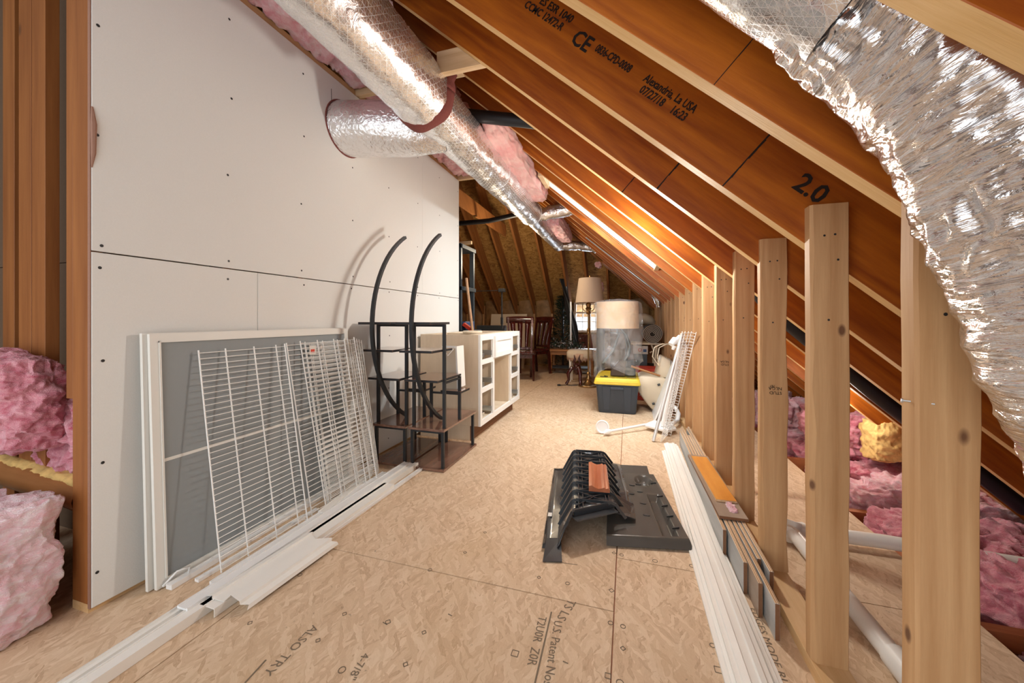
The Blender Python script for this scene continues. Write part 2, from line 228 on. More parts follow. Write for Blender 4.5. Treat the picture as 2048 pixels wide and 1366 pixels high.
# ---------------------------------------------------------------- mesh helpers
class MB:
    def __init__(s): s.v = []; s.f = []; s.mi = []; s.uv = None; s.cur = 0; s.sm = False
    def quadbox(s, p):  # 8 points: bottom ring 0-3, top ring 4-7
        n = len(s.v); s.v += [tuple(q) for q in p]
        for f in ((3,2,1,0), (4,5,6,7), (0,1,5,4), (1,2,6,5), (2,3,7,6), (3,0,4,7)): s.f.append([n+i for i in f]); s.mi.append(s.cur)
        return s
    def box(s, x0, x1, y0, y1, z0, z1):
        return s.quadbox([(x0,y0,z0),(x1,y0,z0),(x1,y1,z0),(x0,y1,z0),(x0,y0,z1),(x1,y0,z1),(x1,y1,z1),(x0,y1,z1)])
    def beam(s, a, b, w, h, up=(0,0,1)):  # rectangular bar from a to b
        a = Vector(a); b = Vector(b); d = (b-a).normalized(); up = Vector(up)
        if abs(d.dot(up)) > .99: up = Vector((0,1,0))
        r = d.cross(up).normalized(); u = r.cross(d).normalized(); r *= w/2; u *= h/2
        return s.quadbox([a-r-u, a+r-u, a+r+u, a-r+u, b-r-u, b+r-u, b+r+u, b-r+u])
    def tube(s, pts, r, n=10, caps=True):
        pts = [Vector(p) for p in pts]; k = len(pts); rr = r if isinstance(r, (list, tuple)) else [r]*k; base = len(s.v)
        t = (pts[1]-pts[0]).normalized(); up = Vector((0,0,1)) if abs(t.z) < .9 else Vector((1,0,0)); x = t.cross(up).normalized()
        for i in range(k):
            t = (pts[min(i+1,k-1)]-pts[max(i-1,0)]).normalized(); x = (x - t*x.dot(t)).normalized(); y = t.cross(x)
            for j in range(n):
                a = 2*PI*j/n; s.v.append(tuple(pts[i]+(x*math.cos(a)+y*math.sin(a))*rr[i]))
        for i in range(k-1):
            for j in range(n): s.f.append([base+i*n+j, base+i*n+(j+1)%n, base+(i+1)*n+(j+1)%n, base+(i+1)*n+j]); s.mi.append(s.cur)
        if caps: s.f.append([base+j for j in range(n)][::-1]); s.f.append([base+(k-1)*n+j for j in range(n)]); s.mi += [s.cur]*2
        return s
    def lathe(s, prof, c, n=20, sx=1, sy=1):  # prof: (r, z)
        base = len(s.v); k = len(prof)
        for r, z in prof:
            for j in range(n): a = 2*PI*j/n; s.v.append((c[0]+r*sx*math.cos(a), c[1]+r*sy*math.sin(a), c[2]+z))
        for i in range(k-1):
            for j in range(n): s.f.append([base+i*n+j, base+i*n+(j+1)%n, base+(i+1)*n+(j+1)%n, base+(i+1)*n+j]); s.mi.append(s.cur)
        if prof[0][0] > 1e-5 and prof[0] != prof[-1]: s.f.append([base+j for j in range(n)][::-1]); s.f.append([base+(k-1)*n+j for j in range(n)]); s.mi += [s.cur]*2
        return s
    def prism(s, poly, axis, a, b):  # polygon in the plane across axis ('x','y','z'), extruded a..b
        n = len(s.v); k = len(poly)
        def P(p, t): return {'x': (t, p[0], p[1]), 'y': (p[0], t, p[1]), 'z': (p[0], p[1], t)}[axis]
        s.v += [P(p, a) for p in poly]+[P(p, b) for p in poly]
        s.f.append([n+i for i in range(k)]); s.f.append([n+k+i for i in range(k)][::-1]); s.mi += [s.cur]*2
        for i in range(k): j = (i+1) % k; s.f.append([n+i, n+k+i, n+k+j, n+j]); s.mi.append(s.cur)
        return s
    def grid(s, nx, ny, fn, close=False):
        b = len(s.v)
        for j in range(ny+1):
            for i in range(nx+1): s.v.append(tuple(fn(i/nx, j/ny)))
        for j in range(ny):
            for i in range(nx): s.f.append([b+j*(nx+1)+i, b+j*(nx+1)+i+1, b+(j+1)*(nx+1)+i+1, b+(j+1)*(nx+1)+i]); s.mi.append(s.cur)
        return s
    def mat(s, i): s.cur = i; return s
    def build(s, name, mats, parent=None, smooth=False, bevel=0, xf=None, angle=None, solid=0):
        me = bpy.data.meshes.new(name); vs = s.v
        if xf: vs = [tuple(xf @ Vector(p)) for p in vs]
        me.from_pydata(vs, [], s.f)
        if not isinstance(mats, (list, tuple)): mats = [mats]
        for m in mats: me.materials.append(m)
        bm = bmesh.new(); bm.from_mesh(me); bm.faces.ensure_lookup_table()
        for f, i in zip(bm.faces, s.mi): f.material_index = i; f.smooth = smooth
        bmesh.ops.recalc_face_normals(bm, faces=bm.faces)
        if bevel:
            bmesh.ops.bevel(bm, geom=[e for e in bm.edges if len(e.link_faces) == 2 and e.calc_face_angle(0) > .6], offset=bevel, segments=1, affect='EDGES')
        if smooth and angle:
            for e in bm.edges:
                if len(e.link_faces) == 2 and e.calc_face_angle(0) > angle: e.smooth = False
        bm.to_mesh(me); bm.free()
        o = bpy.data.objects.new(name, me); C.objects.link(o)
        if parent: adopt(o, parent)
        if solid: md = o.modifiers.new('s', 'SOLIDIFY'); md.thickness = solid; md.offset = 0
        return o
def wloc(o):
    v = Vector(o.location)
    return v
def adopt(o, parent):
    o.parent = parent
    if parent.get('_w'): o.matrix_parent_inverse = Matrix.Translation(Vector(parent['_w'])).inverted()
def tag(o, label=None, cat=None, group=None, kind=None):
    if label: o['label'] = label
    if cat: o['category'] = cat
    if group: o['group'] = group
    if kind: o['kind'] = kind
    return o
def thing(name, loc, label, cat, group=None):
    o = bpy.data.objects.new(name, None); C.objects.link(o); o.location = loc; o.empty_display_size = .1
    o['_w'] = list(loc); return tag(o, label, cat, group)
def struct(name, mb, m, **k):
    o = mb.build(name, m, **k); o['kind'] = 'structure'; return o
def copy_tree(root, delta=(0,0,0), rotz=0, label=None):
    r = root.copy(); C.objects.link(r); r.location = Vector(root.location)+Vector(delta); r.rotation_euler = (0, 0, rotz)
    if label: r['label'] = label
    for ch in list(root.children):
        c = ch.copy(); C.objects.link(c); c.parent = r
        for g in ch.children: d = g.copy(); C.objects.link(d); d.parent = c
    return r
def text(name, body, size, mat, origin, ux, uy, parent, sx=1., off=.0015, bold=.0):
    """flat printed lettering: origin = lower left, ux reading direction, uy up direction"""
    cu = bpy.data.curves.new(name, 'FONT'); cu.body = body; cu.size = size; cu.resolution_u = 2; cu.offset = bold*size
    t = bpy.data.objects.new('tmp', cu); C.objects.link(t); bpy.context.view_layer.update()
    me = bpy.data.meshes.new_from_object(t.evaluated_get(bpy.context.evaluated_depsgraph_get())); bpy.data.objects.remove(t); bpy.data.curves.remove(cu)
    ux = Vector(ux).normalized(); uy = Vector(uy).normalized(); nz = ux.cross(uy); o3 = Vector(origin)
    for v in me.vertices: v.co = o3+ux*v.co.x*sx+uy*v.co.y+nz*off
    me.materials.clear(); me.materials.append(mat); me.name = name
    o = bpy.data.objects.new(name, me); C.objects.link(o); adopt(o, parent); return o
def fbm(p, s, o=4):
    return noise.fractal(Vector(p)*s, 1.0, 2.0, o)
def fluffy(name, c, size, mat, seed=0, n=40, amp=.05, sq=.55, fs=6., parent=None, rot=0., ridge=.5, flatb=None):
    """lumpy mass of glass fibre: a subdivided rounded block pushed about by noise"""
    bm = bmesh.new(); bmesh.ops.create_cube(bm, size=2)
    bmesh.ops.subdivide_edges(bm, edges=bm.edges, cuts=n, use_grid_fill=True)
    off = Vector((seed*3.1, seed*1.7, seed*.9)); R = Matrix.Rotation(rot, 3, 'Z')
    for v in bm.verts:
        p = v.co.copy(); q = p.normalized(); s = p*sq+q*(1-sq)
        w_ = Vector((s.x*size[0]/2, s.y*size[1]/2, s.z*size[2]/2)); nn = Vector((q.x, q.y, q.z))
        a = noise.fractal((w_+off)*fs, .9, 2.1, 5); b_ = 1-abs(noise.fractal((w_+off*2)*fs*1.7, 1., 2., 4))*2
        w_ += nn*(a*amp + (b_-.5)*amp*ridge)
        w_ += nn*noise.noise(Vector((w_.x*7, w_.y*7, w_.z*34))+off)*amp*.45
        w_ += Vector((noise.noise((w_+off)*30), noise.noise((w_-off)*30), noise.noise((w_+off)*31+Vector((5,5,5)))))*amp*.18
        w_ = R @ w_ + Vector(c)
        if flatb is not None and w_.z < flatb: w_.z = flatb+random.random()*.002
        v.co = w_
    me = bpy.data.meshes.new(name); bm.to_mesh(me); bm.free(); me.materials.append(mat)
    for p in me.polygons: p.use_smooth = True
    o = bpy.data.objects.new(name, me); C.objects.link(o)
    if parent: adopt(o, parent)
    return o
def duct(name, pts, rad, mat, parent=None, nu=48, seg=.02, disp=None, caps=False, rfac=60.):
    """tube with UVs and surface displacement disp(u, s, p) -> metres"""
    P = [Vector(p) for p in pts]; out = []; rr = []; acc = [0]
    for i in range(len(P)-1):
        L_ = (P[i+1]-P[i]).length; k = max(1, int(L_/seg))
        for j in range(k): out.append(P[i].lerp(P[i+1], j/k)); rr.append(rad[i]+(rad[i+1]-rad[i])*j/k)
    out.append(P[-1]); rr.append(rad[-1])
    for _ in range(3):  # soften corners
        o2 = out[:]
        for i in range(1, len(out)-1): o2[i] = (out[i-1]+out[i]*2+out[i+1])/4
        out = o2
    vs = []; fs = []; uvs = []; x = None; s_ = 0
    for i, p in enumerate(out):
        t = (out[min(i+1, len(out)-1)]-out[max(i-1, 0)]).normalized()
        if x is None: x = t.cross(Vector((0,0,1)) if abs(t.z) < .9 else Vector((1,0,0))).normalized()
        x = (x-t*x.dot(t)).normalized(); y = t.cross(x)
        if i: s_ += (p-out[i-1]).length
        for j in range(nu+1):
            a = 2*PI*(j % nu)/nu; d = x*math.cos(a)+y*math.sin(a); q = p+d*rr[i]
            if disp: q += d*disp(a, s_, q)
            vs.append(tuple(q)); uvs.append((j/nu, s_))
    W = nu+1
    for i in range(len(out)-1):
        for j in range(nu): fs.append((i*W+j, i*W+j+1, (i+1)*W+j+1, (i+1)*W+j))
    me = bpy.data.meshes.new(name); me.from_pydata(vs, [], fs); ul = me.uv_layers.new(name='UVMap')
    for l in me.loops: ul.data[l.index].uv = uvs[l.vertex_index]
    me.materials.append(mat)
    for p in me.polygons: p.use_smooth = True
    o = bpy.data.objects.new(name, me); C.objects.link(o)
    if parent: adopt(o, parent)
    return o
# ================================================================ SETTING
ZB = lambda X: 1.692-.885*X            # underside of the right-hand rafters
RV = .374                              # vertical depth of a rafter
# floor: a slab with strand-board sheets on top
fl = struct('floor', MB().box(-4.6, 1.13, -1.4, 8.5, -.30, -.019), M['joist'])
xs = [-4.6, -2.55, -1.325, -.045, 1.13]
ye = {0: [-1.4, 1.2, 3.6, 6.0, 8.5], 1: [-1.4, .05, 2.45, 4.9, 8.5], 2: [-1.4, 1.35, 3.75, 6.2, 8.5], 3: [-1.4, 1.66, 4.12, 6.5, 8.5]}
panels = []
for c in range(4):
    for r in range(4):
        g = .0022
        panels.append(MB().box(xs[c]+g, xs[c+1]-g, ye[c][r]+g, ye[c][r+1]-g, -.019, 0).build('subfloor_panel', M['floor'], fl))
def floormark(x, y, kind, s=.018, parent=None):
    mb = MB()
    if kind == 'o':
        n = 12
        for i in range(n):
            a, b = 2*PI*i/n, 2*PI*(i+1)/n
            mb.beam((x+s*.5*math.cos(a), y+s*.5*math.sin(a), .0006), (x+s*.5*math.cos(b), y+s*.5*math.sin(b), .0006), .0022, .0008)
    elif kind == '-':
        mb.beam((x-s/2, y+s*.1, .0006), (x+s/2, y-s*.1, .0006), .003, .0008)
    else:
        c = [(x-s/2, y), (x, y-s/2), (x+s/2, y), (x, y+s/2)] if kind == 'd' else [(x-s/2, y-s/2), (x+s/2, y-s/2), (x+s/2, y+s/2), (x-s/2, y+s/2)]
        for i in range(4): mb.beam((*c[i], .0006), (*c[(i+1) % 4], .0006), .0022, .0008)
    return mb
marks = MB()
def FP(px, py, z=0.):
    d = 745*(1.02-z)/(py-640); l = (px-1024)/745*d; return (l*.9551-d*.2962, d*.9551+l*.2962)
for px, py, k in ((498,1206,'o'),(600,1150,'o'),(684,1340,'o'),(689,1228,'d'),(636,1281,'d'),(500,1246,'d'),(776,1244,'d'),(848,1265,'d'),(860,1140,'o'),(811,1329,'d'),(900,1230,'-'),(770,1247,'-'),
    (1030,1307,'s'),(1131,1325,'-'),(1216,1352,'s'),(1221,1246,'o'),(1223,1181,'d'),(1246,1253,'o'),(1246,1297,'d'),(1438,1290,'d'),(1425,1291,'o'),(1437,1340,'s'),(1078,1155,'d'),(1135,1167,'o'),
    (1228,1106,'d'),(1243,1110,'o'),(1310,1122,'o'),(1384,1132,'o'),(930,1105,'d'),(970,1065,'d'),(1240,1366,'o'),(1650,1340,'s'),(540,1180,'d')):
    x, y = FP(px, py); q = floormark(x, y, k, random.choice((.016, .020))); n = len(marks.v); marks.v += q.v; marks.f += [[i+n for i in f] for f in q.f]; marks.mi += q.mi
tag(marks.build('printed_marks', M['faint_ink'], fl), kind='stuff')
def ftext(body, size, p0, p1, m='faint_ink', sx=1.0, flip=1):
    a = Vector((*FP(*p0), 0)); b = Vector((*FP(*p1), 0)); ux = (b-a).normalized(); uy = Vector((-ux.y, ux.x, 0))
    text('printed_text', body, size, M[m], a, ux, uy, fl, sx=sx, off=.0008)
ftext('ALSO TRY', .042, (626,1250), (545,1328), sx=.95)
ftext('T2U0R  Z0R', .040, (1078,1232), (1050,1347), sx=.9)
ftext('U.S. Patent Nos', .040, (1109,1240), (1090,1350), sx=.9)
ftext('TS LS', .045, (1137,1198), (1120,1225))
ftext('4-7/8"  5', .035, (726,1306), (690,1366))
ftext('EDGES MODE RULE', .030, (1500,1215), (1560,1360), sx=1.3)
ln = MB()
for a, b in (((1103,1224),(1070,1366)), ((532,1320),(490,1366)), ((1118,1060),(1098,1120)), ((1100,1122),(1155,1130))):
    ln.beam((*FP(*a), .0006), (*FP(*b), .0006), .005 if a[1] > 1200 else .002, .0008)
ln.build('printed_line', M['faint_ink'], fl)
# right-hand knee wall: bottom plate + studs
kw = struct('wall_right', MB().box(.505, .594, -1.2, 8.15, 0, .038), M['plate'], bevel=.001)
sy0 = .869
for k in range(-4, 18):
    y = sy0+.4064*k; 
    if y > 7.9: break
    yy = y+(.018 if k == 2 else 0); h = ZB(.55)+.155-.01*(k % 3)
    m = MB(); lean = random.uniform(-.003, .003)
    rr = random.Random(k); n = 10; sec = []
    for i in range(n+1):
        z = .038+(h-.038)*i/n; wob = rr.uniform(-.0022, .0022)*(2.2 if k == 2 else 1); w2 = rr.uniform(-.001, .001)
        ch = .004+rr.random()*(.010 if k in (1, 2) else .002)
        x0 = .505+w2+lean*i/n; x1 = .594+wob; y0 = yy; y1 = yy+.038
        sec.append([(x0, y0+ch, z), (x0+ch, y0, z), (x1-.002, y0, z), (x1, y0+.002, z), (x1, y1, z), (x0, y1, z)])
    for s_ in sec: m.v += s_
    for i in range(n):
        for j in range(6): a = i*6; m.f.append([a+j, a+(j+1) % 6, a+6+(j+1) % 6, a+6+j]); m.mi.append(0)
    m.f.append([5,4,3,2,1,0]); m.f.append([n*6+j for j in range(6)]); m.mi += [0, 0]
    st = m.build('stud', M['stud'], kw)
    nh = MB()
    for q in range(2): nh.lathe([(.0032, 0), (.0032, .001)], (0, 0, 0), 8)
    nh.v = []; nh.f = []; nh.mi = []
    for dx, dz in ((.03, -.09), (.055, -.088), (.04, -.33), (.062, -.16)):
        c = Vector((.505+dx, yy-.0006, h+dz)); b0 = len(nh.v)
        for j in range(8): a = 2*PI*j/8; nh.v.append((c.x+.0032*math.cos(a), c.y, c.z+.0032*math.sin(a)))
        nh.f.append([b0+j for j in range(8)]); nh.mi.append(0)
    nh.build('nail', M['dark'], st)
    if k == 2:
        text('printed_text', 'STUD\nNLGA', .017, M['ink'], (.575, yy-.001, .74), (-1,0,0), (0,0,-1), st, off=.001)
        text('printed_text', '787', .012, M['ink'], (.552, yy-.001, .765), (-1,0,0), (0,0,-1), st, off=.001)
    if k == 4: text('printed_text', 'STUD\nNLGA', .017, M['ink'], (.575, yy-.001, .76), (-1,0,0), (0,0,-1), st, off=.001)
    if k == 0: MB().tube([(.497, yy+.02, .868), (.53, yy-.001, .868)], .0018, 8).tube([(.494, yy+.022, .868), (.497, yy+.0205, .868)], .004, 8).build('nail', M['steel'], st)
# roof: sheathing with a hole for the skylight, and the far hip slope
cm = MB(); SX0, SX1, SY0, SY1 = -.76, .235, 3.40, 3.745
def sheet(x0, x1, y0, y1):
    z0, z1 = ZB(x0)+RV+.002, ZB(x1)+RV+.002; cm.quadbox([(x0,y0,z0),(x1,y0,z1),(x1,y1,z1),(x0,y1,z0),(x0,y0,z0+.02),(x1,y0,z1+.02),(x1,y1,z1+.02),(x0,y1,z0+.02)])
sheet(-1.9, SX0, -1.3, 8.3); sheet(SX1, 2.32, -1.3, 8.5); sheet(SX0, SX1, -1.3, SY0); sheet(SX0, SX1, SY1, 8.3)
zf = lambda Y: 1.245+.885*(8.0-Y)+RV+.002
cm.quadbox([(-4.6,5.4,zf(5.4)),(2.3,5.4,zf(5.4)),(2.3,8.6,zf(8.6)),(-4.6,8.6,zf(8.6)),(-4.6,5.4,zf(5.4)+.02),(2.3,5.4,zf(5.4)+.02),(2.3,8.6,zf(8.6)+.02),(-4.6,8.6,zf(8.6)+.02)])
cm.box(-4.7, -1.8, -1.3, 5.5, 3.72, 3.74)
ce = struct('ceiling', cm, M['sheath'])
rafters = {}
def rafter(y, x0=-1.85, x1=2.0, th=.044):
    m = MB(); z0, z1 = ZB(x0), ZB(x1)
    m.prism([(x0, z0), (x1, z1), (x1, z1+RV), (x0, z0+RV)], 'y', y, y+th)
    m.mi = [0, 0, 1, 1, 0, 1]
    return m.build('rafter', [M['rafter'], M['rafter_edge']], ce, bevel=.0012)
for k in range(-5, 18):
    y = 1.313+.4064*k
    if k == -2: y = .545
    elif k < -2: y = .545+.4064*(k+2)
    x0 = -1.85
    if y > 6.2: x0 = max(-1.85, .505-(8-y)+.05)
    if y > 8.0: break
    rafters[k] = rafter(y, x0)
for k, xs_, dd in ((0, .285, .03), (1, .12, .05), (2, -.03, .0), (-1, .18, .0)):
    r = rafters[k]; y = 1.313+.4064*k-.0006
    ux = Vector((math.cos(SL), 0, -math.sin(SL))); un = Vector((math.sin(SL), 0, math.cos(SL)))
    b0 = Vector((xs_, y, ZB(xs_))); m = MB(); w_ = .0022 if k != -1 else .0010
    for i in range(8):
        a = b0+un*(.28*i/8); b = b0+un*(.28*(i+1)/8); j1 = random.uniform(-.6, 1.4)*w_; j2 = random.uniform(-.6, 1.4)*w_
        n = len(m.v); m.v += [tuple(a-ux*w_), tuple(a+ux*(w_+j1)), tuple(b+ux*(w_+j2)), tuple(b-ux*w_)]; m.f.append([n,n+1,n+2,n+3]); m.mi.append(0)
    m.build('joint_line', M['ink'], r)
# inked lettering on the rafter faces
def rtext(k, body, size, X, up, sx=1.):
    y = (1.313+.4064*k)-.001; ux = Vector((math.cos(SL), 0, -math.sin(SL))); un = Vector((math.sin(SL), 0, math.cos(SL)))
    o = Vector((X, y, ZB(X)))+un*up
    text('printed_text', body, size, M['ink'], o, ux, un, rafters[k], sx=sx, off=.001, bold=.022)
rtext(0, 'ES ESR 1040', .038, -.405, .150, .78); rtext(0, 'CCMC 12472-R', .038, -.438, .113, .72)
rtext(0, 'CE', .074, -.262, .100, .85); rtext(0, '0836-CPD-0008', .038, -.190, .120, .60)
rtext(0, 'Alexandria, La USA', .038, -.035, .125, .68); rtext(0, '07/27/18    16:23', .038, -.025, .090, .70)
rtext(0, '2.0', .078, .398, .105, .95)
rtext(5, 'O   I   8', .05, .28, .08)
# skylight: white lined shaft in the bay, with a glazed frame on the roof
sky = thing('skylight', (-.26, 3.57, ZB(-.26)+RV), 'long narrow skylight in the rafter bay, glaring white with daylight', 'skylight')
lin = MB(); z = lambda X, o=0: ZB(X)+o
for (ya, yb) in ((SY1-.012, SY1), (SY0, SY0+.012)):
    lin.prism([(SX0, z(SX0, .02)), (SX1, z(SX1, .02)), (SX1, z(SX1, RV+.05)), (SX0, z(SX0, RV+.05))], 'y', ya, yb)
lin.build('shaft_lining', M['whitep'], sky)
MB().box(SX1, SX1+.04, SY0, SY1, ZB(SX1)+.0, ZB(SX1)+RV).build('header_block', M['lightwood'], sky); MB().box(SX0-.04, SX0, SY0, SY1, ZB(SX0)+.0, ZB(SX0)+RV).build('header_block', M['lightwood'], sky)
fr = MB(); 
for o_ in (SY0-.03, SY1+.0): fr.prism([(SX0-.05, z(SX0-.05, RV+.03)), (SX1+.05, z(SX1+.05, RV+.03)), (SX1+.05, z(SX1+.05, RV+.1)), (SX0-.05, z(SX0-.05, RV+.1))], 'y', o_, o_+.03)
fr.build('frame', M['whitep'], sky)
MB().prism([(SX0, z(SX0, RV+.06)), (SX1, z(SX1, RV+.06)), (SX1, z(SX1, RV+.065)), (SX0, z(SX0, RV+.065))], 'y', SY0, SY1).build('pane', M['glass'], sky)
# far hip slope rafters
for i in range(-8, 5):
    X = -1.18+.4064*i; y1 = 8.1; y0 = 5.75
    if X > -1.6: y0 = max(5.75, 8-(.505-X)+.03)
    if X > .2: continue
    zz = lambda Y: 1.245+.885*(8-Y)
    MB().prism([(y0, zz(y0)), (y1, zz(y1)), (y1, zz(y1)+RV), (y0, zz(y0)+RV)], 'x', X-.02, X+.02).build('far_rafter', M['rafter_far'], ce, bevel=.001)
MB().quadbox([(.52,8.04,1.20),(.56,8.0,1.20),(-1.7,5.74,3.20),(-1.74,5.78,3.20),(.52,8.04,1.60),(.56,8.0,1.60),(-1.7,5.74,3.6),(-1.74,5.78,3.6)]).build('hip_rafter', M['rafter_far'], ce)
MB().box(-2.12, -2.08, 3.4, 6.35, 2.52, 2.72).build('tie_beam', M['rafter_far'], ce)
MB().box(-4.0, -2.0, 4.6, 4.64, 2.04, 2.08).build('cross_brace', M['lightwood'], ce)
MB().box(-.965, -.66, 1.766, 1.804, 2.325, 2.44).build('collar_tie', M['lightwood'], ce, bevel=.001)
# ceiling joists above the drywall
for y, x1 in ((-.1, -.75), (.3, -.75), (2.13, -.86), (3.74, -1.45)):
    MB().box(-1.95, x1, y, y+.038, 2.562, 2.65).build('ceiling_joist', M['lightwood'], ce, bevel=.001)
# left wall: studs, drywall sheets with screws
wl = struct('wall_left', MB().box(-1.879, -1.79, .80, 3.75, 0, .03).box(-1.879, -1.79, .80, 3.75, 2.555, 2.60).box(-1.885, -1.880, .9, 3.75, .03, 2.55), M['plate'])
for y in [.80, 1.25, 1.66, 2.06, 2.47, 2.88, 3.28, 3.712]:
    MB().box(-1.879, -1.79, y, y+.038, .03, 2.555).build('stud', M['stud_shaded'], wl, bevel=.001)
MB().box(-1.9165, -1.8795, .80, .889, .74, 3.3).build('stud', M['stud_shaded'], wl, bevel=.001)
def dpanel(y0, y1, z0, z1):
    MB().box(-1.7895, -1.775, y0+.001, y1-.001, z0+.001, z1-.001).build('drywall_panel', [M['drywall']], wl, bevel=.0015)
dpanel(.801, 1.41, .018, 1.258); dpanel(1.41, 3.75, .018, 1.258); dpanel(.801, 2.985, 1.261, 2.555); dpanel(2.985, 3.75, 1.261, 2.555)
MB().box(-1.7895, -1.7765, .7985, .8010, .018, 2.555).build('paper_edge', M['gyp'], wl)
MB().tube([(-1.774, .803, 1.76), (-1.772, .806, 1.70), (-1.773, .806, 1.60), (-1.776, .803, 1.55)], [.003, .009, .007, .002], 8).build('glue_bead', M['gyp'], wl)
sc = MB()
def scr(y, z):
    b0 = len(sc.v)
    for j in range(8): a = 2*PI*j/8; sc.v.append((-1.7742, y+.0055*math.cos(a), z+.0055*math.sin(a)))
    sc.f.append([b0+j for j in range(8)]); sc.mi.append(0)
for y in (.825, 1.27, 1.68, 2.08, 2.49, 2.90, 3.30, 3.72):
    for z_ in (.12, .5, .88, 1.22, 1.30, 1.68, 2.06, 2.44): scr(y+random.uniform(-.01, .01), z_+random.uniform(-.02, .02))
tag(sc.build('screw_heads', M['dark'], wl), kind='stuff')
pl = MB()
pl.beam((-1.7743, 1.895, 2.47), (-1.7743, 1.90, 2.28), .001, .004, up=(1,0,0)); pl.beam((-1.7743, 1.90, 2.28), (-1.7743, 2.10, 2.28), .001, .002, up=(1,0,0)); pl.build('marker_line', M['dark'], wl)
# wall end and the closet framing at far left of the frame
ws = struct('wall_closet', MB().box(-3.4, -1.93, 1.10, 1.115, 0, 1.30).box(-3.4, -1.93, 1.10, 1.115, 1.304, 3.6).box(-3.4, -3.38, -1.3, 1.1, 0, 3.6), M['drywall_back'])
for x0, x1, y in ((-2.29, -2.20, .86), (-2.385, -2.295, .86), (-2.62, -2.53, .90)):
    MB().box(x0, x1, y, y+.04, 0, 3.3).build('stud', M['stud_shaded'], ws, bevel=.001)
# far walls
wb = struct('wall_back', MB().box(-4.6, -1.10, 8.12, 8.16, 0, .04).box(-4.6, -1.1, 8.30, 8.32, 0, 2.2).box(-.50, 2.3, 8.30, 8.32, 0, 2.2).box(-1.1, -.5, 8.30, 8.32, 0, .78).box(-1.1, -.5, 8.30, 8.32, 1.56, 2.2), M['sheath'])
for i in range(-8, 4):
    X = -1.18+.4064*i
    MB().box(X-.018, X+.018, 8.10, 8.19, 0, 1.35).build('stud', M['stud'], wb)
    if i < 0 or i > 1:
        MB().grid(14, 40, lambda u, v, X=X: (X+.025+u*.36, 8.20+.03*(1-(2*u-1)**2)*-1+.012*noise.noise(Vector((X*7+u*3, v*9, 1))), .02+v*1.5)).build('insulation_facing', M['kraft'], wb, smooth=True)
struct('wall_far_left', MB().box(-4.7, -4.6, -1.3, 8.6, 0, 3.8).box(-4.6, -1.9, 2.0, 2.02, 0, 3.8), M['sheath'])
struct('wall_eave', MB().box(2.0, 2.02, -1.3, 8.6, -.35, .6), M['sheath'])
# far window
wn = bpy.data.objects.new('window_1', None); C.objects.link(wn); wn.location = (-.8, 8.28, .8); wn['_w'] = [-.8, 8.28, .8]; wn['kind'] = 'structure'
f = MB(); X0, X1, Z0, Z1, Y = -1.08, -.52, .80, 1.55, 8.24
f.box(X0-.05, X1+.05, Y, Y+.06, Z1, Z1+.06).box(X0-.05, X1+.05, Y, Y+.06, Z0-.05, Z0).box(X0-.05, X0, Y, Y+.06, Z0, Z1).box(X1, X1+.05, Y, Y+.06, Z0, Z1).box(X0, X1, Y+.01, Y+.05, 1.16, 1.20)
f.build('window_frame', M['whitep'], wn)
f = MB()
for i in range(1, 4): x = X0+(X1-X0)*i/4; f.box(x-.008, x+.008, Y+.02, Y+.04, Z0, Z1)
for zz_ in (.98, 1.36): f.box(X0, X1, Y+.02, Y+.04, zz_-.008, zz_+.008)
f.build('muntin', M['whitep'], wn); MB().box(X0, X1, Y+.03, Y+.034, Z0, Z1).build('pane', M['glass'], wn)
# floor joists in the eaves
fe = struct('floor_eave', MB().box(1.13, 2.0, -1.3, 8.5, -.32, -.29), M['sheath'])
for k in range(-5, 18):
    y = 1.26+.4064*k; MB().box(1.10, 2.0, y, y+.04, -.29, -.02).build('floor_joist', M['joist'], fe)
# ================================================================ INSULATION
def pinkthing(name, c, size, mat, label, group=None, **k):
    o = fluffy(name, c, size, mat, **k); return tag(o, label, 'insulation', group)
pinkthing('insulation_batt', (-2.15, .64, .205), (.68, .24, .43), M['pink_lit'], 'large pink fibreglass batt, coloured as brightly lit, slumped on the floor in the left foreground', seed=1, n=120, amp=.026, sq=.80, fs=5, ridge=.6, flatb=.003)
pinkthing('insulation_batt', (-2.33, .80, .71), (.60, .20, .40), M['pinkd'], 'rosy fibreglass batt bulging above the rough timber in the left closet', seed=2, n=90, amp=.03, sq=.4, fs=5, ridge=.6)
pinkthing('insulation_batt', (-2.14, .94, .57), (.50, .16, .30), M['pinkd'], 'flattened dark pink batt tucked behind the left corner stud', seed=3, n=60, amp=.03, sq=.5, fs=6, ridge=1.)
# rough-edged timber lying across the closet
rb = MB(); rb.grid(40, 16, lambda u, v: Vector((-2.55+u*.64, 0, 0)) + (lambda a: Vector((0, .86+.05*math.cos(a), .400-.04*u+.055*math.sin(a)*(1+.15*noise.noise(Vector((u*9, a, 0)))))))(v*2*PI))
rb.v = [tuple(v) for v in rb.v]
b = rb.build('rough_timber', M['pine'], smooth=True); tag(b, 'rough rounded timber lying across the closet between the pink batts', 'timber')
bk = MB(); bk.grid(50, 6, lambda u, v: (-2.5+u*.6, .835+v*.05, .460-.04*u+.012*noise.noise(Vector((u*14, v*3, 4)))-.02*(2*v-1)**2)); bk.build('torn_edge', M['burlap'], b, smooth=True, solid=.008)
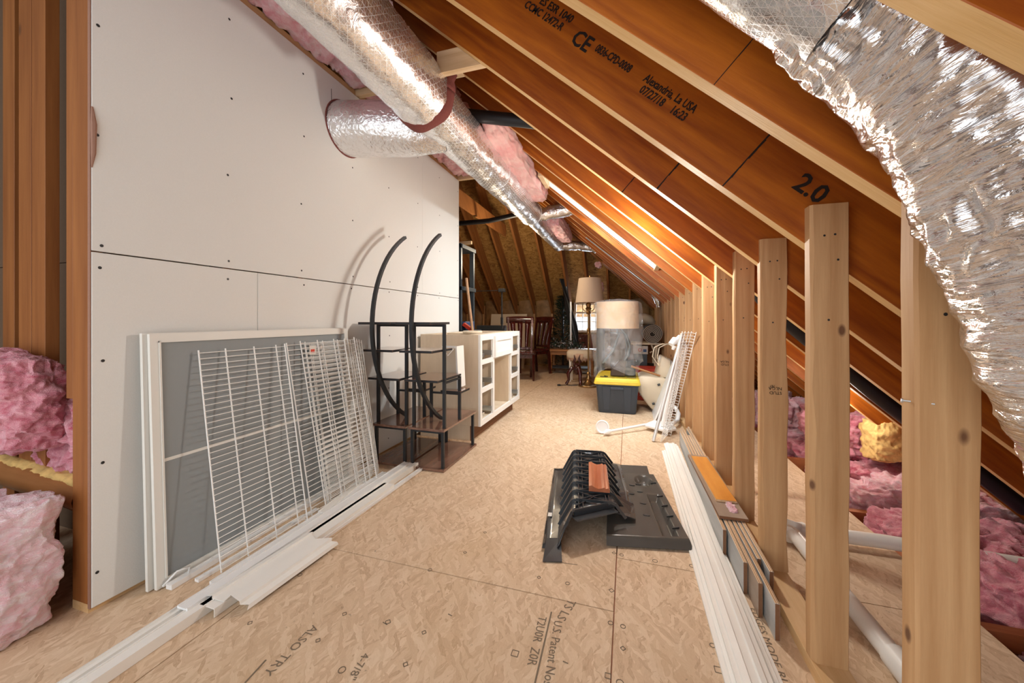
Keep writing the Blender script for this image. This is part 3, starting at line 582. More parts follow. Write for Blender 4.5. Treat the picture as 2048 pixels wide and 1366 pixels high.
# ceiling batts between the joists, right of the drywall
for i, (y0, y1) in enumerate(((-.9, -.12), (-.04, .28), (.36, 1.20), (1.22, 2.12), (2.18, 3.0), (3.0, 3.73))):
    lab = ['pink ceiling batt above the drywall, nearest to the camera, out at the top', 'short pink ceiling batt just behind the camera end joist', 'pink ceiling batt above the drywall where the big duct starts', 'pink ceiling batt above the drywall just before the duct collar',
           'pink ceiling batt above the stub duct', 'last pink ceiling batt above the far end of the drywall'][i]
    pinkthing('insulation_batt', (-1.52, (y0+y1)/2, 2.69), (.54, y1-y0, .19), M['pink'], lab, 'pink batts laid over the ceiling joists', seed=10+i, n=44, amp=.022, sq=.93, fs=9, ridge=1.1)
pinkthing('insulation_batt', (-.905, 3.22, 2.385), (.17, 1.75, .17), M['salmon'], 'long salmon fibreglass roll hanging between the duct and the rafters', seed=20, n=50, amp=.02, sq=.6, fs=5, ridge=.6)
pinkthing('insulation_batt', (-.93, 5.35, 2.34), (.20, 1.3, .20), M['pink'], 'mauve pink fibreglass roll behind the thin end of the duct', seed=21, n=40, amp=.02, sq=.6, fs=5, ridge=.6)
pinkthing('insulation_tuft', (-.50, 7.2, 1.62), (.14, .12, .22), M['pink'], 'small pink tuft stuck between far rafters beside the lamp shade', seed=22, n=24, amp=.02, sq=.4, fs=12)
pinkthing('insulation_tuft', (-.52, 7.1, 2.05), (.12, .1, .12), M['pink'], 'tiny pink tuft high on the far roof under the hip rafter', seed=23, n=20, amp=.02, sq=.4, fs=12)
# between the eave joists
EL = ['nearest', 'second', 'third', 'fourth', 'fifth', 'sixth', 'seventh', 'eighth', 'ninth', 'tenth', 'eleventh']
for i, k in enumerate(range(-1, 10)):
    y = 1.26+.4064*k+.04; 
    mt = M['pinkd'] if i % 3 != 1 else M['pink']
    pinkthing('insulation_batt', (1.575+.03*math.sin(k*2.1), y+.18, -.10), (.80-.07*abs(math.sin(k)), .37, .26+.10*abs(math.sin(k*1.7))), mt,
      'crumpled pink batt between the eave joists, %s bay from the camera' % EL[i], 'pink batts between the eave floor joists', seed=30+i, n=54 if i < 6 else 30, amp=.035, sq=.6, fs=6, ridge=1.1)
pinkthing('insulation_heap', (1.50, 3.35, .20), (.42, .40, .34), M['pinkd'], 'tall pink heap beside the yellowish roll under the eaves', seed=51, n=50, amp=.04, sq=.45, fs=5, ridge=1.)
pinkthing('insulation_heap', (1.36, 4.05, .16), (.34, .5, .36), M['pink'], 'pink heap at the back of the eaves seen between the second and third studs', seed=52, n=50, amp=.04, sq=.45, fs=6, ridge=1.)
o = fluffy('insulation_roll', (1.57, 3.02, .25), (.16, .22, .28), M['burlap'], seed=53, n=30, amp=.02, sq=.5, fs=8); tag(o, 'yellowish white insulation roll standing among the pink heaps', 'insulation')
pinkthing('insulation_tuft', (.465, 1.98, .135), (.035, .10, .03), M['pink'], 'little pink tuft caught on top of the stacked boards', seed=54, n=16, amp=.008, sq=.4, fs=30)
# ================================================================ DUCTS
def dsp(a, s, q): return .007*noise.fractal(q*9, 1, 2, 4)+.0025*math.sin(s*38+a*2)*noise.noise(q*3)
d1 = thing('flexible_duct', (-1.1, 1, 2.28), 'long silver foil duct running away under the ceiling past the drywall', 'duct')
def dsp1(a, s, q): return dsp(a, s, q)
duct('duct_sleeve', [(-1.1, -1.1, 2.28), (-1.1, 1.2, 2.28), (-1.1, 1.60, 2.28), (-1.1, 1.83, 2.28)], [.160, .160, .165, .172], M['foil'], d1, disp=dsp1, nu=64)
ds2 = duct('duct_sleeve', [(-1.1, 1.74, 2.28), (-1.1, 2.3, 2.28), (-1.1, 2.8, 2.28), (-1.1, 3.5, 2.285), (-1.1, 4.28, 2.285), (-1.10, 4.34, 2.285)], [.150, .155, .145, .14, .135, .10], M['foil'], d1, disp=dsp1, nu=64)
duct('duct_sleeve', [(-1.10, 4.25, 2.285), (-1.11, 4.9, 2.285), (-1.12, 5.4, 2.285), (-1.12, 6.30, 2.285), (-1.12, 6.36, 2.285)], [.105, .105, .095, .09, .03], M['foil3'], d1, disp=dsp1, nu=40)
cl = MB(); n = 60
cl.grid(n, 5, lambda u, v: (-1.1+math.cos(u*2*PI)*(.150+.036*v*(1+.12*math.sin(u*37))+(.03*v if .05 < u < .35 else 0)), 1.85-.045*math.sin(v*PI)*1+.03*v+.012*noise.noise(Vector((u*12, v, 2))), 2.28+math.sin(u*2*PI)*(.150+.036*v*(1+.12*math.sin(u*37))+(.03*v if .05 < u < .35 else 0))))
cl.build('torn_collar', M['mauve'], d1, smooth=True, solid=.006)
bd = MB()
for y, r in ((3.02, .147), (4.28, .14), (5.15, .103), (6.0, .095)): bd = MB(); bd.tube([(-1.1+r*math.cos(a*PI/16), y+.01*math.sin(a*.7), 2.283+r*math.sin(a*PI/16)) for a in range(33)], .0022, 5); bd.build('duct_strap', M['white'], ds2)

d2 = thing('stub_duct', (-1.5, 2.08, 2.27), 'short fat foil branch duct entering the drywall', 'duct')
def dsp2(a, s, q): return .006*noise.fractal(q*7, 1, 2, 4)+.004*math.sin(a*9)*max(0, s-.35)*3
duct('duct_sleeve', [(-1.80, 2.02, 2.275), (-1.55, 2.06, 2.265), (-1.30, 2.12, 2.25), (-1.12, 2.18, 2.25)], [.168, .17, .16, .13], M['foil2'], d2, disp=dsp2, nu=56)
rg = MB(); rg.tube([(-1.773, 2.02+.172*math.cos(a*PI/20), 2.275+.172*math.sin(a*PI/20)) for a in range(41)], .004, 6); rg.build('seal_ring', M['mauve'], d2)
MB().tube([(-1.46, 2.00, 2.42), (-1.46, 2.00, 2.60)], .008, 6).build('hanger_strap', M['blackmetal'], d2)
def dspc(a, s, q): return .012*noise.fractal(q*13, 1, 2, 4)+.006*math.sin(s*70)*noise.noise(q*5)
o = duct('branch_duct', [(-1.05, 4.42, 2.29), (-.85, 4.46, 2.33), (-.6, 4.5, 2.37), (-.35, 4.52, 2.22)], [.07, .085, .08, .075], M['foil2'], disp=dspc, nu=36); tag(o, 'crumpled foil branch duct leaving the long duct towards the rafters below the skylight', 'duct')
o = duct('branch_duct', [(-1.10, 6.28, 2.27), (-.9, 6.33, 2.28), (-.7, 6.4, 2.27), (-.5, 6.45, 2.22)], [.065, .08, .075, .07], M['foil2'], disp=dspc, nu=30); tag(o, 'small crumpled foil branch at the far end of the long duct', 'duct')
# big crumpled duct at right
def dspr(a, s, q):
    k = min(1, max(0, (s-.62)/.25)); pl = math.sin(a*17+noise.noise(q*4)*4)
    return .004*noise.fractal(q*9, 1, 2, 3)+k*(.030*noise.fractal(q*8, .9, 2.1, 5)+.012*(1-abs(noise.noise(q*22))*3)+.006*pl*abs(noise.noise(q*6)))
d3 = thing('elbow_duct', (.45, .71, 1.3), 'big crumpled silver foil duct bending down in front of the nearest stud', 'duct')
duct('duct_sleeve', [(-.55, .705, 2.38), (.02, .705, 1.87), (.20, .71, 1.71), (.37, .71, 1.535)], [.125, .128, .128, .13], M['foilg'], d3, nu=72, seg=.01, disp=lambda a, s, q: .004*noise.fractal(q*9, 1, 2, 3))
def dspe(a, s, q):
    c_, s2 = math.cos(a), math.sin(a)
    r1 = 1-abs(noise.noise(Vector((c_*2.2, s2*2.2, s*17))))*2.4; r2 = 1-abs(noise.noise(Vector((c_*4+s*3, s2*4, s*42))))*2.4; r3 = noise.noise(q*6)
    seam = max(0, 1-abs(s-.13)/.10)+.8*max(0, 1-abs(s-.52)/.10)
    return .021*r3+.006*r1+.0022*r2-.003+seam*(.010*(1-abs(noise.noise(q*20))*2.5)+.004*math.sin(a*23))
duct('crumpled_wrap', [(.30, .715, 1.625), (.42, .715, 1.50), (.535, .715, 1.33), (.625, .71, 1.12), (.695, .70, .88), (.76, .70, .62), (.80, .70, .40)], [.112, .142, .152, .155, .152, .145, .13], M['foil4'], d3, nu=150, seg=.006, disp=dspe)
pinkthing('insulation_tuft', (.335, .585, 1.70), (.12, .05, .08), M['pink'], 'pink tuft poking out at the seam of the big foil duct', seed=60, n=30, amp=.012, sq=.4, fs=20)
# black pipes
o = MB().tube([(-1.15, 2.36, 2.46), (-.997, 2.36, 2.416), (-.642, 2.36, 2.325), (-.45, 2.36, 2.27), (.55, 2.34, 1.36), (.75, 2.34, 1.08), (1.2, 2.36, .655), (1.80, 2.40, .13)], .042, 14).build('vent_pipe', M['blackpipe'], smooth=True, angle=1); tag(o, 'thick black pipe running down the slope behind the rafters', 'pipe')
o = MB().tube([(-3.2, 5.0, 2.44), (-1.9, 5.0, 2.44), (-1.2, 4.9, 2.50)], .035, 10).build('vent_pipe', M['blackpipe'], smooth=True, angle=1); tag(o, 'black pipe crossing the tie beam in the far room', 'pipe')
# ================================================================ PVC
p = thing('drain_pipe', (.735, 1.4, .05), 'white plastic drain pipe with a coupling on the floor behind the knee wall', 'pipe')
MB().tube([(.745, .35, .045), (.738, 1.3, .045), (.725, 1.95, .045), (.722, 1.99, .047), (.728, 2.02, .06), (.735, 2.03, .09)], .029, 20).build('pipe', M['pvc'], p, smooth=True, angle=1)
MB().tube([(.742, 1.10, .045), (.740, 1.36, .045)], .036, 20).build('coupling', M['pvc'], p, smooth=True, angle=1)
MB().tube([(.700, 1.99, .045), (.722, 2.03, .045), (.78, 2.045, .045)], .037, 20).build('elbow', M['pvc'], p, smooth=True, angle=1)
o = MB().tube([(.79, 2.045, .045), (1.08, 2.05, .045), (1.95, 2.02, .03)], .029, 20).build('drain_pipe', M['pvc'], smooth=True, angle=1); tag(o, 'white plastic pipe running out sideways under the eaves', 'pipe')
o = MB().tube([(.70, 2.11, .02), (.70, 2.11, .22)], .012, 8).build('pipe_stub', M['pvc'], smooth=True, angle=1); tag(o, 'thin upright plastic pipe stub beside the drain elbow', 'pipe')
# ================================================================ LEFT WALL GROUP
# insect screens leaning on the drywall (two frames nested)
def xlean(xb, xt, h): # returns transform: local (u along Y, v up the panel, w out from the wall)
    L_ = math.hypot(xb-xt, h); up = Vector((xt-xb, 0, h))/L_; out = Vector((up.z, 0, -up.x)); return up, out, L_
def screenpanel(y0, y1, xb, xt, h, label, t=.014, fw=.028):
    up, out, L_ = xlean(xb, xt, h); O = Vector((xb, 0, .004)); r = thing('window_screen', (xb, (y0+y1)/2, 0), label, 'screen', 'window screens leaning on the drywall')
    def bx(m, ya, yb, va, vb, wa, wb): return m.quadbox([O+Vector((0, y, 0))+up*v+out*w_ for v in (va, vb) for (y, w_) in ((ya, wa), (yb, wa), (yb, wb), (ya, wb))])
    f = MB(); bx(f, y0, y0+fw, 0, L_, 0, t); bx(f, y1-fw, y1, 0, L_, 0, t); bx(f, y0+fw, y1-fw, 0, fw, 0, t); bx(f, y0+fw, y1-fw, L_-fw, L_, 0, t)
    bx(f, y0+fw, y0+fw+.006, fw, L_-fw, -.002, t+.004); bx(f, y0+fw, y1-fw, L_-fw-.006, L_-fw, -.002, t+.004)
    f.build('frame', M['screenframe'], r)
    g = MB(); bx(g, y0+fw, y1-fw, fw, L_-fw, .005, .0062); g.build('mesh_panel', M['screen'], r)
    g = MB(); bx(g, y0+fw, y1-fw, L_*.485, L_*.485+.012, .002, .009); g.build('mid_bar', M['screenframe'], r)
    return r
screenpanel(.925, 1.975, -1.722, -1.757, .965, 'white framed insect screen, inner one of two, flat against the drywall')
r = screenpanel(.94, 1.985, -1.700, -1.742, .962, 'white framed grey insect screen, outer one of two leaning on the drywall')
hk = MB(); hk.tube([(-1.68, .955, .012), (-1.66, .99, .05), (-1.655, 1.03, .045), (-1.665, 1.03, .012), (-1.68, .955, .012)], .004, 6); o = hk.build('plastic_hook', M['white'], smooth=True); tag(o, 'small white plastic hook on the floor at the corner of the screen', 'hook')
def wshelf(yb0, yb1, xb, yt0, yt1, xt, h, label, n=36, th=.0017, group='wire shelves leaning on the screens', lip=True, fr=(.0, .28, .62), x2=None):
    r = thing('wire_shelf', (xb, (yb0+yb1)/2, 0), label, 'wire shelf', group)
    xb2, xt2 = (xb, xt) if x2 is None else x2; A = Vector((xb, yb0, .004)); B = Vector((xb2, yb1, .004)); Cc = Vector((xt, yt0, h)); D = Vector((xt2, yt1, h)); out = (B-A).cross(Cc-A).normalized()
    if out.x < 0: out = -out
    P = lambda u, v, w=0: (A.lerp(B, u)).lerp(Cc.lerp(D, u), v)+out*w
    for i, u in enumerate(list(fr)+[.92, 1.0]):
        w_ = .0 if u < .99 else .03; uu = u if u < .99 else .985
        MB().tube([P(uu, 0, w_ if lip else 0), P(uu, 1, w_ if lip else 0)], .0032, 6).build('rail', M['wire'], r, smooth=True, angle=1)
    for i in range(n):
        v = (i+.5)/n
        if i % 4 == 3: pass
        m = MB().tube([P(-.01, v, .004), P(.92, v, .004), P(.985, v, .008), P(.99, v, .032)], th, 5)
        m.build('cross_wire', M['wire'], r, smooth=True, angle=1)
    return r
wshelf(1.085, 1.485, -1.560, 1.10, 1.49, -1.715, .893, 'white wire shelf leaning apart at the left of the screens', n=37)
L5 = ['white wire shelf at the front of the leaning stack with a red and white tag', 'second white wire shelf of the leaning stack', 'third white wire shelf of the leaning stack', 'fourth white wire shelf of the leaning stack, nearly hidden', 'last white wire shelf of the stack at the right end of the screen']
for i, (a, b_, c) in enumerate(((1.62, 2.01, -1.570), (1.54, 1.93, -1.585), (1.66, 2.05, -1.600), (1.70, 2.08, -1.615), (1.72, 2.11, -1.630))):
    r = wshelf(a, b_, c+.02, a-.02, b_-.02, -1.708-.006*i, .905-.006*i, L5[i], n=34, fr=(0, .3, .62) if i < 3 else (0, .55))
    if i == 0:
        tg = MB().box(-1.700, -1.699, 1.655, 1.70, .825, .875); tq = tg.build('tag', M['paper'], r); MB().box(-1.6986, -1.6982, 1.663, 1.69, .835, .855).build('tag_mark', M['red'], tq)
# long white trims on the floor along the left wall
def trim(name, pts4, z0, prof, mat, label, cat='trim', group=None):
    """long board: pts4 = (xa, ya, xb, yb) centre line; prof = cross-section (across, up)"""
    a = Vector((pts4[0], pts4[1], z0)); b = Vector((pts4[2], pts4[3], z0)); d = (b-a).normalized(); r = Vector((d.y, -d.x, 0)); m = MB(); k = len(prof)
    m.v = [tuple(a+r*p[0]+Vector((0, 0, p[1]))) for p in prof]+[tuple(b+r*p[0]+Vector((0, 0, p[1]))) for p in prof]
    m.f = [list(range(k)), list(range(k, 2*k))[::-1]]+[[i, k+i, k+(i+1) % k, (i+1) % k] for i in range(k)]; m.mi = [0]*(k+2)
    o = m.build(name, mat, bevel=0); return tag(o, label, cat, group)
def casing(w_, t): 
    h = w_/2; return [(-h, 0), (h, 0), (h, t*.55), (h*.72, t*.6), (h*.62, t*.95), (h*.30, t), (h*.22, t*.72), (-.2*h, t*.72), (-h*.28, t*.95), (-h*.66, t*.8), (-h*.72, t*.5), (-h, t*.45)]
def flatt(w_, t, lip=.003): h = w_/2; return [(-h, 0), (h, 0), (h, t), (h-.006, t), (h-.006, t-lip), (-h+.006, t-lip), (-h+.006, t), (-h, t)]
def uch(w_, t): h = w_/2; e = .002; return [(-h, 0), (-h+e, 0), (-h+e, t-e), (h-e, t-e), (h-e, 0), (h, 0), (h, t), (-h, t)]
G = 'white trims on the floor beside the left wall'
trim('trim_board', (-1.475, .30, -1.487, 2.16), .001, casing(.058, .030), M['primed'], 'long white moulding nearest the wall in the floor bundle', group=G)
trim('trim_board', (-1.420, .22, -1.405, 2.27), .001, flatt(.046, .034), M['primed'], 'long white channel trim reaching out of the frame bottom left', group=G)
trim('trim_board', (-1.450, .88, -1.450, 2.24), .032, flatt(.05, .010), M['white'], 'white strip stacked on top of the long floor mouldings', group=G)
trim('trim_board', (-1.515, 1.02, -1.535, 2.10), .001, flatt(.030, .018), M['white'], 'narrow white strip under the feet of the wire shelves', group=G)
trim('trim_board', (-1.385, .915, -1.375, 1.93), .002, uch(.072, .030), M['primed'], 'white U shaped channel with a square cut end', group=G)
trim('trim_board', (-1.352, 1.2, -1.340, 2.28), .001, flatt(.026, .014), M['white'], 'thin white strip whose far end touches the black shelf rack', group=G)
trim('trim_board', (-1.655, .96, -1.69, 2.20), .001, flatt(.03, .020), M['white'], 'white bar lying along the foot of the screens', group=G)
trim('trim_board', (-1.600, 1.02, -1.59, 1.60), .001, flatt(.022, .012), M['white'], 'short white strip between screens and wire shelves', group=G)
trim('trim_board', (-1.52, 1.56, -1.60, 2.03), .010, flatt(.045, .014), M['primed'], 'cream strip with a broken end under the stacked wire shelves', group=G)
# torn vinyl siding piece: ragged ends, stepped profile
r = thing('siding_offcut', (-1.34, 1.15, .03), 'short ragged offcut of white vinyl siding lying on the long trims', 'siding'); rs = random.Random(3)
prof = [(-.085, .040), (-.060, .044), (-.057, .036), (-.005, .034), (.0, .044), (.055, .040), (.058, .030), (.082, .026), (.086, .014)]
m = MB(); ks = []
for ei, ye_ in enumerate((.965, 1.35)):
    for j, p_ in enumerate(prof): 
        y = ye_ + (rs.uniform(-.008, .008)) + ((-.02 if j < 4 else .0) if ei == 0 else (-.02 if j in (3, 4) else .01)); ks.append((-1.345+p_[0]+(.02 if ei else 0), y, p_[1]))
m.v = ks; k = len(prof); m.f = [[i, i+1, k+i+1, k+i] for i in range(k-1)]; m.mi = [0]*(k-1)
m.build('siding_skin', M['primed'], r, solid=.0015)
sl = MB()
for i in range(4): sl.box(-1.268, -1.262, 1.02+.08*i, 1.05+.08*i, .0135, .024)
sl.build('nail_slot', M['dark'], r)
# ---- black half-moon shelf racks
def arc_pts():
    c, R_ = (2.835, .975), .775; a0 = math.atan2(.30-c[1], 2.455-c[0]); a1 = math.atan2(1.632-c[1], 2.445-c[0])
    a0 += 2*PI if a0 < 0 else 0; a1 += 2*PI if a1 < 0 else 0
    return [(c[0]+R_*math.cos(a0+(a1-a0)*i/28), c[1]+R_*math.sin(a0+(a1-a0)*i/28)) for i in range(29)]
def rack(x0, x1, label):
    r = thing('shelf_rack', ((x0+x1)/2, 2.5, 0), label, 'shelf rack', 'black metal half moon shelf racks'); xm = (x0+x1)/2; bk = M['blackmetal']
    def board(n_, a, b_, y0, y1, z): m = MB().box(a, b_, y0, y1, z-.008, z+.008); m.mi = [1, 0, 1, 1, 1, 1] if z > .3 else [0]*6; m.build(n_, [M['walnut'], bk], r, bevel=.0012)
    board('base_board', x0, x1, 2.235, 2.80, .010); board('lower_shelf', x0, x1, 2.235, 2.80, .277)
    board('top_shelf', x0, x1-.02, 2.09, 2.36, .998); board('shelf', x0, x1-.03, 2.13, 2.42, .812); board('shelf', x0, x1-.02, 2.19, 2.55, .612); board('shelf', xm-.03, x1, 2.50, 2.66, .487)
    s = .010
    def leg(x, y, z0, z1): MB().box(x-s, x+s, y-s, y+s, z0, z1).build('leg', bk, r, bevel=.001)
    for x in (x0+.02, x1-.02):
        leg(x, 2.26, .018, .269); leg(x, 2.765, .018, .269); leg(x, 2.28, .285, .99 if x < xm else .99); leg(x, 2.52, .285, .604)
    for q in ((x0+.03, x1-.03, 2.26-s, 2.26+s, .253, .269), (x0+.03, x1-.03, 2.765-s, 2.765+s, .253, .269), (x0+.03, x1-.03, 2.28-s, 2.28+s, .974, .99), (x0+.03, x1-.03, 2.52-s, 2.52+s, .466, .479), (x0+.012, x0+.028, 2.29, 2.51, .584, .596), (x1-.028, x1-.012, 2.29, 2.51, .584, .596)):
        MB().box(*q).build('cross_bar', bk, r)
    P = arc_pts(); a = MB(); W = .0115; T = .005
    for i, (y, z_) in enumerate(P):
        q = P[min(i+1, 28)]; p = P[max(i-1, 0)]; ty, tz = q[0]-p[0], q[1]-p[1]; l = math.hypot(ty, tz); ny, nz_ = tz/l, -ty/l
        a.v += [(xm-W, y-ny*T*2, z_-nz_*T*2), (xm+W, y-ny*T*2, z_-nz_*T*2), (xm+W, y+ny*T*2, z_+nz_*T*2), (xm-W, y+ny*T*2, z_+nz_*T*2)]
        if i:
            b0 = (i-1)*4
            for j in range(4): a.f.append([b0+j, b0+(j+1) % 4, b0+4+(j+1) % 4, b0+4+j]); a.mi.append(0)
    a.f += [[3,2,1,0], [112,113,114,115]]; a.mi += [0, 0]; a.build('curved_bar', bk, r)
    return r
rack(-1.735, -1.462, 'black half moon shelf rack next to the drywall, left one of the pair')
rack(-1.442, -1.168, 'black half moon shelf rack on the aisle side, right one of the pair')
# cream framed lampshade-like box resting on the rack
b = thing('drawer_box', (-1.32, 2.72, .50), 'cream open box with a wire handle standing on the rack rear shelf', 'box')
MB().prism([(-1.37, .495), (-1.235, .495), (-1.25, .82), (-1.36, .82)], 'y', 2.58, 2.60).build('front', M['cream'], b); MB().prism([(-1.235, .495), (-1.222, .505), (-1.238, .82), (-1.25, .82)], 'y', 2.575, 2.70).build('side', M['whitep'], b)
MB().prism([(-1.36, .805), (-1.25, .805), (-1.25, .82), (-1.36, .82)], 'y', 2.57, 2.61).build('rim', M['whitep'], b)
MB().tube([(-1.33, 2.57, .78), (-1.30, 2.55, .75), (-1.26, 2.57, .80)], .003, 6).build('handle', M['wire'], b, smooth=True, angle=1)
# ---- vanity cabinet
c = thing('vanity_cabinet', (-1.45, 3.5, 0), 'white face-framed vanity cabinet without doors, birch plywood side towards the camera', 'cabinet')
X0, X1, Y0, Y1, Z0, Z1 = -1.745, -1.195, 2.90, 4.08, .125, .895
MB().box(X0, X1, Y0, Y0+.016, Z0, Z1).box(X0, X1-.07, Y0+.001, Y0+.016, 0, Z0).build('side_panel', M['birch'], c, bevel=.001)
MB().box(X0, X1, Y1-.016, Y1, Z0, Z1).box(X0, X1-.07, Y1-.016, Y1-.001, 0, Z0).build('side_panel', M['birch'], c)
MB().box(X0, X0+.006, Y0+.016, Y1-.016, Z0, Z1).build('back_panel', M['birch'], c); MB().box(X0, X1, Y0+.016, Y1-.016, Z0+.02, Z0+.036).build('bottom_panel', M['birch'], c)
for y in (Y0+.34, Y1-.34): MB().box(X0, X1, y-.008, y+.008, Z0+.036, Z1).build('divider', M['birch'], c)
MB().box(X1-.075, X1-.065, Y0, Y1, 0, Z0).build('toe_kick', M['plydark'], c)
MB().box(X0+.01, X0+.09, Y0+.016, Y1-.016, Z1-.016, Z1).box(X1-.10, X1, Y0+.016, Y1-.016, Z1-.016, Z1).build('top_rail', M['birch'], c)
F = X1; ff = MB(); t = .020; w_ = .038
for y in (Y0, Y0+.305, Y1-.343, Y1-w_): ff.box(F, F+t, y, y+w_, Z0+.045, Z1-.05)
ff.box(F, F+t, Y0, Y1, Z1-.05, Z1); ff.box(F, F+t, Y0, Y1, Z0, Z0+.045)
for ya, yb in ((Y0+w_, Y0+.305), (Y1-.305, Y1-w_)):
    for z_ in (.40, .64): ff.box(F, F+t, ya, yb, z_, z_+.04)
ff.box(F, F+t, Y0+.343, Y1-.343, .66, .70); ff.build('face_frame', M['whitep'], c)
ya, yb, za, zb = Y0+.325, Y1-.325, .675, .872
d = MB().box(F+t, F+t+.010, ya, yb, za, zb).build('drawer_front', M['whitep'], c)
for q in ((ya, yb, zb-.045, zb), (ya, yb, za, za+.045), (ya, ya+.05, za+.045, zb-.045), (yb-.05, yb, za+.045, zb-.045)): MB().box(F+t+.010, F+t+.020, *q).build('rail', M['whitep'], d)
pass
for ya, yb in ((Y0+w_, Y0+.305), (Y1-.305, Y1-w_)):
    for z_ in (.19, .45, .70):
        s = MB()
        for yy in (ya+.004, yb-.016): s.box(F-.42, F+.012, yy, yy+.012, z_, z_+.045)
        s.box(F-.06, F+.004, ya+.02, ya+.09, z_-.004, z_+.03).build('drawer_slide', M['steel'], c, bevel=.001)
o = MB().lathe([(.058, 0), (.092, 0), (.094, .016), (.086, .022), (.060, .020), (.058, 0)], (-1.42, 3.30, .895), 24, sx=1.0, sy=1.1).build('trim_ring', M['cream'], smooth=True, angle=.6); tag(o, 'flat cream ring lying on top of the vanity cabinet', 'ring')
# ---- right side: casings and stacked boards
G = 'primed white casings on the floor right of the tray'
trim('door_casing', (.335, .35, .325, 3.22), .022, casing(.094, .019), M['primed'], 'long primed white casing, top one of the pile right of the tray', group=G)
trim('door_casing', (.310, .30, .300, 3.10), .001, casing(.094, .018), M['primed'], 'long primed white casing lying underneath, left edge showing beside the tray', group=G)
trim('door_casing', (.390, .30, .352, 3.25), .001, casing(.070, .018), M['primed'], 'primed white casing at the bottom of the pile on the knee wall side', group=G)
def eboard(x, y0, y1, x2, label, h=.118, t=.014, face='greyface'):
    r = thing('board_on_edge', (x, y0, 0), label, 'board', 'boards stacked on edge against the knee wall')
    m = MB(); m.quadbox([(x, y0, 0), (x+t, y0, 0), (x2+t, y1, 0), (x2, y1, 0), (x, y0, h), (x+t, y0, h), (x2+t, y1, h), (x2, y1, h)]); m.mi = [0, 1, 2, 0, 0, 0]; m.build('plank', [M[face], M['plyedge'], M['plydark']], r, bevel=.0008)
    g = MB()
    for q in (.3, .7): g.quadbox([(x+t*q, y0+.0005, h), (x+t*q+.0015, y0+.0005, h), (x2+t*q+.0015, y1, h), (x2+t*q, y1, h), (x+t*q, y0+.0005, h+.0005), (x+t*q+.0015, y0+.0005, h+.0005), (x2+t*q+.0015, y1, h+.0005), (x2+t*q, y1, h+.0005)])
    g.build('ply_line', M['plydark'], r)
for i, a in enumerate(((.392, 1.80, 3.3, .405, 'outermost board on edge, beside the white casings, ending first'), (.412, 1.58, 3.35, .421, 'second board on edge counted from the white casings'), (.428, 1.47, 3.35, .437, 'third board on edge counted from the white casings'),
     (.448, 1.38, 3.2, .453, 'board on edge whose end comes nearest the camera, grey face towards the aisle'), (.468, 1.62, 3.4, .469, 'fifth board on edge, close to the studs'), (.486, 1.55, 3.45, .486, 'innermost board on edge, touching the studs'))):
    eboard(a[0], a[1], a[2], a[3], a[4], face='greyface' if i != 2 else 'greyface2')
def plank(cx, cy, L_, w_, z, t, rot, faces, label, name='loose_plank'):
    R = Matrix.Translation((cx, cy, z)) @ Matrix.Rotation(rot, 4, 'Z'); m = MB().box(-w_/2, w_/2, -L_/2, L_/2, 0, t); m.mi = [1, 0, 1, 1, 1, 1]
    o = m.build(name, faces, xf=R, bevel=.001); return tag(o, label, 'plank')
plank(.447, 2.29, .80, .118, .121, .014, .02, [M['greyface2'], M['plydark']], 'grey brown plank laid flat across the boards on edge')
plank(.447, 2.33, .60, .090, .1355, .012, .035, [M['orangeply'], M['plyedge']], 'short orange plank on top of the grey brown plank')
# ---- plastic trays
T = Matrix(((.992, -.128, 0, -.155), (.128, .992, 0, 1.70), (0, 0, 1, 0), (0, 0, 0, 1)))
tr = thing('plastic_cover', (-.16, 2.1, 0), 'black ribbed plastic cover shaped like a tunnel, with criss-cross ribs', 'plastic cover')
sec = [(-.215, .012), (-.150, .018), (-.140, .035), (-.085, .135), (-.075, .140), (.100, .140), (.112, .135), (.150, .085), (.165, .075), (.215, .070)]
def front(u): return -.055+(u+.21)*.62 if u > -.14 else -.06+(0 if u > -.17 else .0)
m = MB(); NV = 24
m.grid(len(sec)*2-2, NV, lambda a, v: (0, 0, 0)); m.v = []
us = []
for i in range(len(sec)*2-1):
    j = i/2; a = sec[int(j)]; b_ = sec[min(int(j)+1, len(sec)-1)]; f_ = j-int(j); us.append((a[0]*(1-f_)+b_[0]*f_, a[1]*(1-f_)+b_[1]*f_))
for j in range(NV+1):
    for (u, z_) in us:
        v = front(u)+(.83-front(u))*j/NV; rib = .004*math.sin(v*60)*(1 if -.1 < u < .12 else 0)
        if abs(u) > .16: z_ = max(.003, z_+.010*noise.noise(Vector((u*5, v*6, 3))))
        m.v.append((u, v, z_))
m.build('cover_shell', M['blackp'], tr, smooth=True, angle=.5, xf=T, solid=.003)
vs = [.12+i*.098 for i in range(8)]
for v in vs:
    q = MB(); P_ = [(-.150, .024), (-.088, .143), (-.070, .152), (.098, .152), (.118, .143), (.165, .082)]
    for a, b_ in zip(P_, P_[1:]): q.beam((a[0], v, a[1]), (b_[0], v, b_[1]), .004, .014)
    q.build('rib', M['blackp'], tr, xf=T)
for a, b_ in zip(vs, vs[1:]):
    q = MB(); q.beam((-.07, a, .146), (.09, b_, .146), .004, .014).beam((-.07, b_, .146), (.09, a, .146), .004, .014); q.build('cross_rib', M['blackp'], tr, xf=T)
q = MB()
for u in (-.055, -.035, .075, .090): q.beam((u, front(u)+.01, .145), (u, .82, .145), .004, .012)
q.build('long_rib', M['blackp'], tr, xf=T)
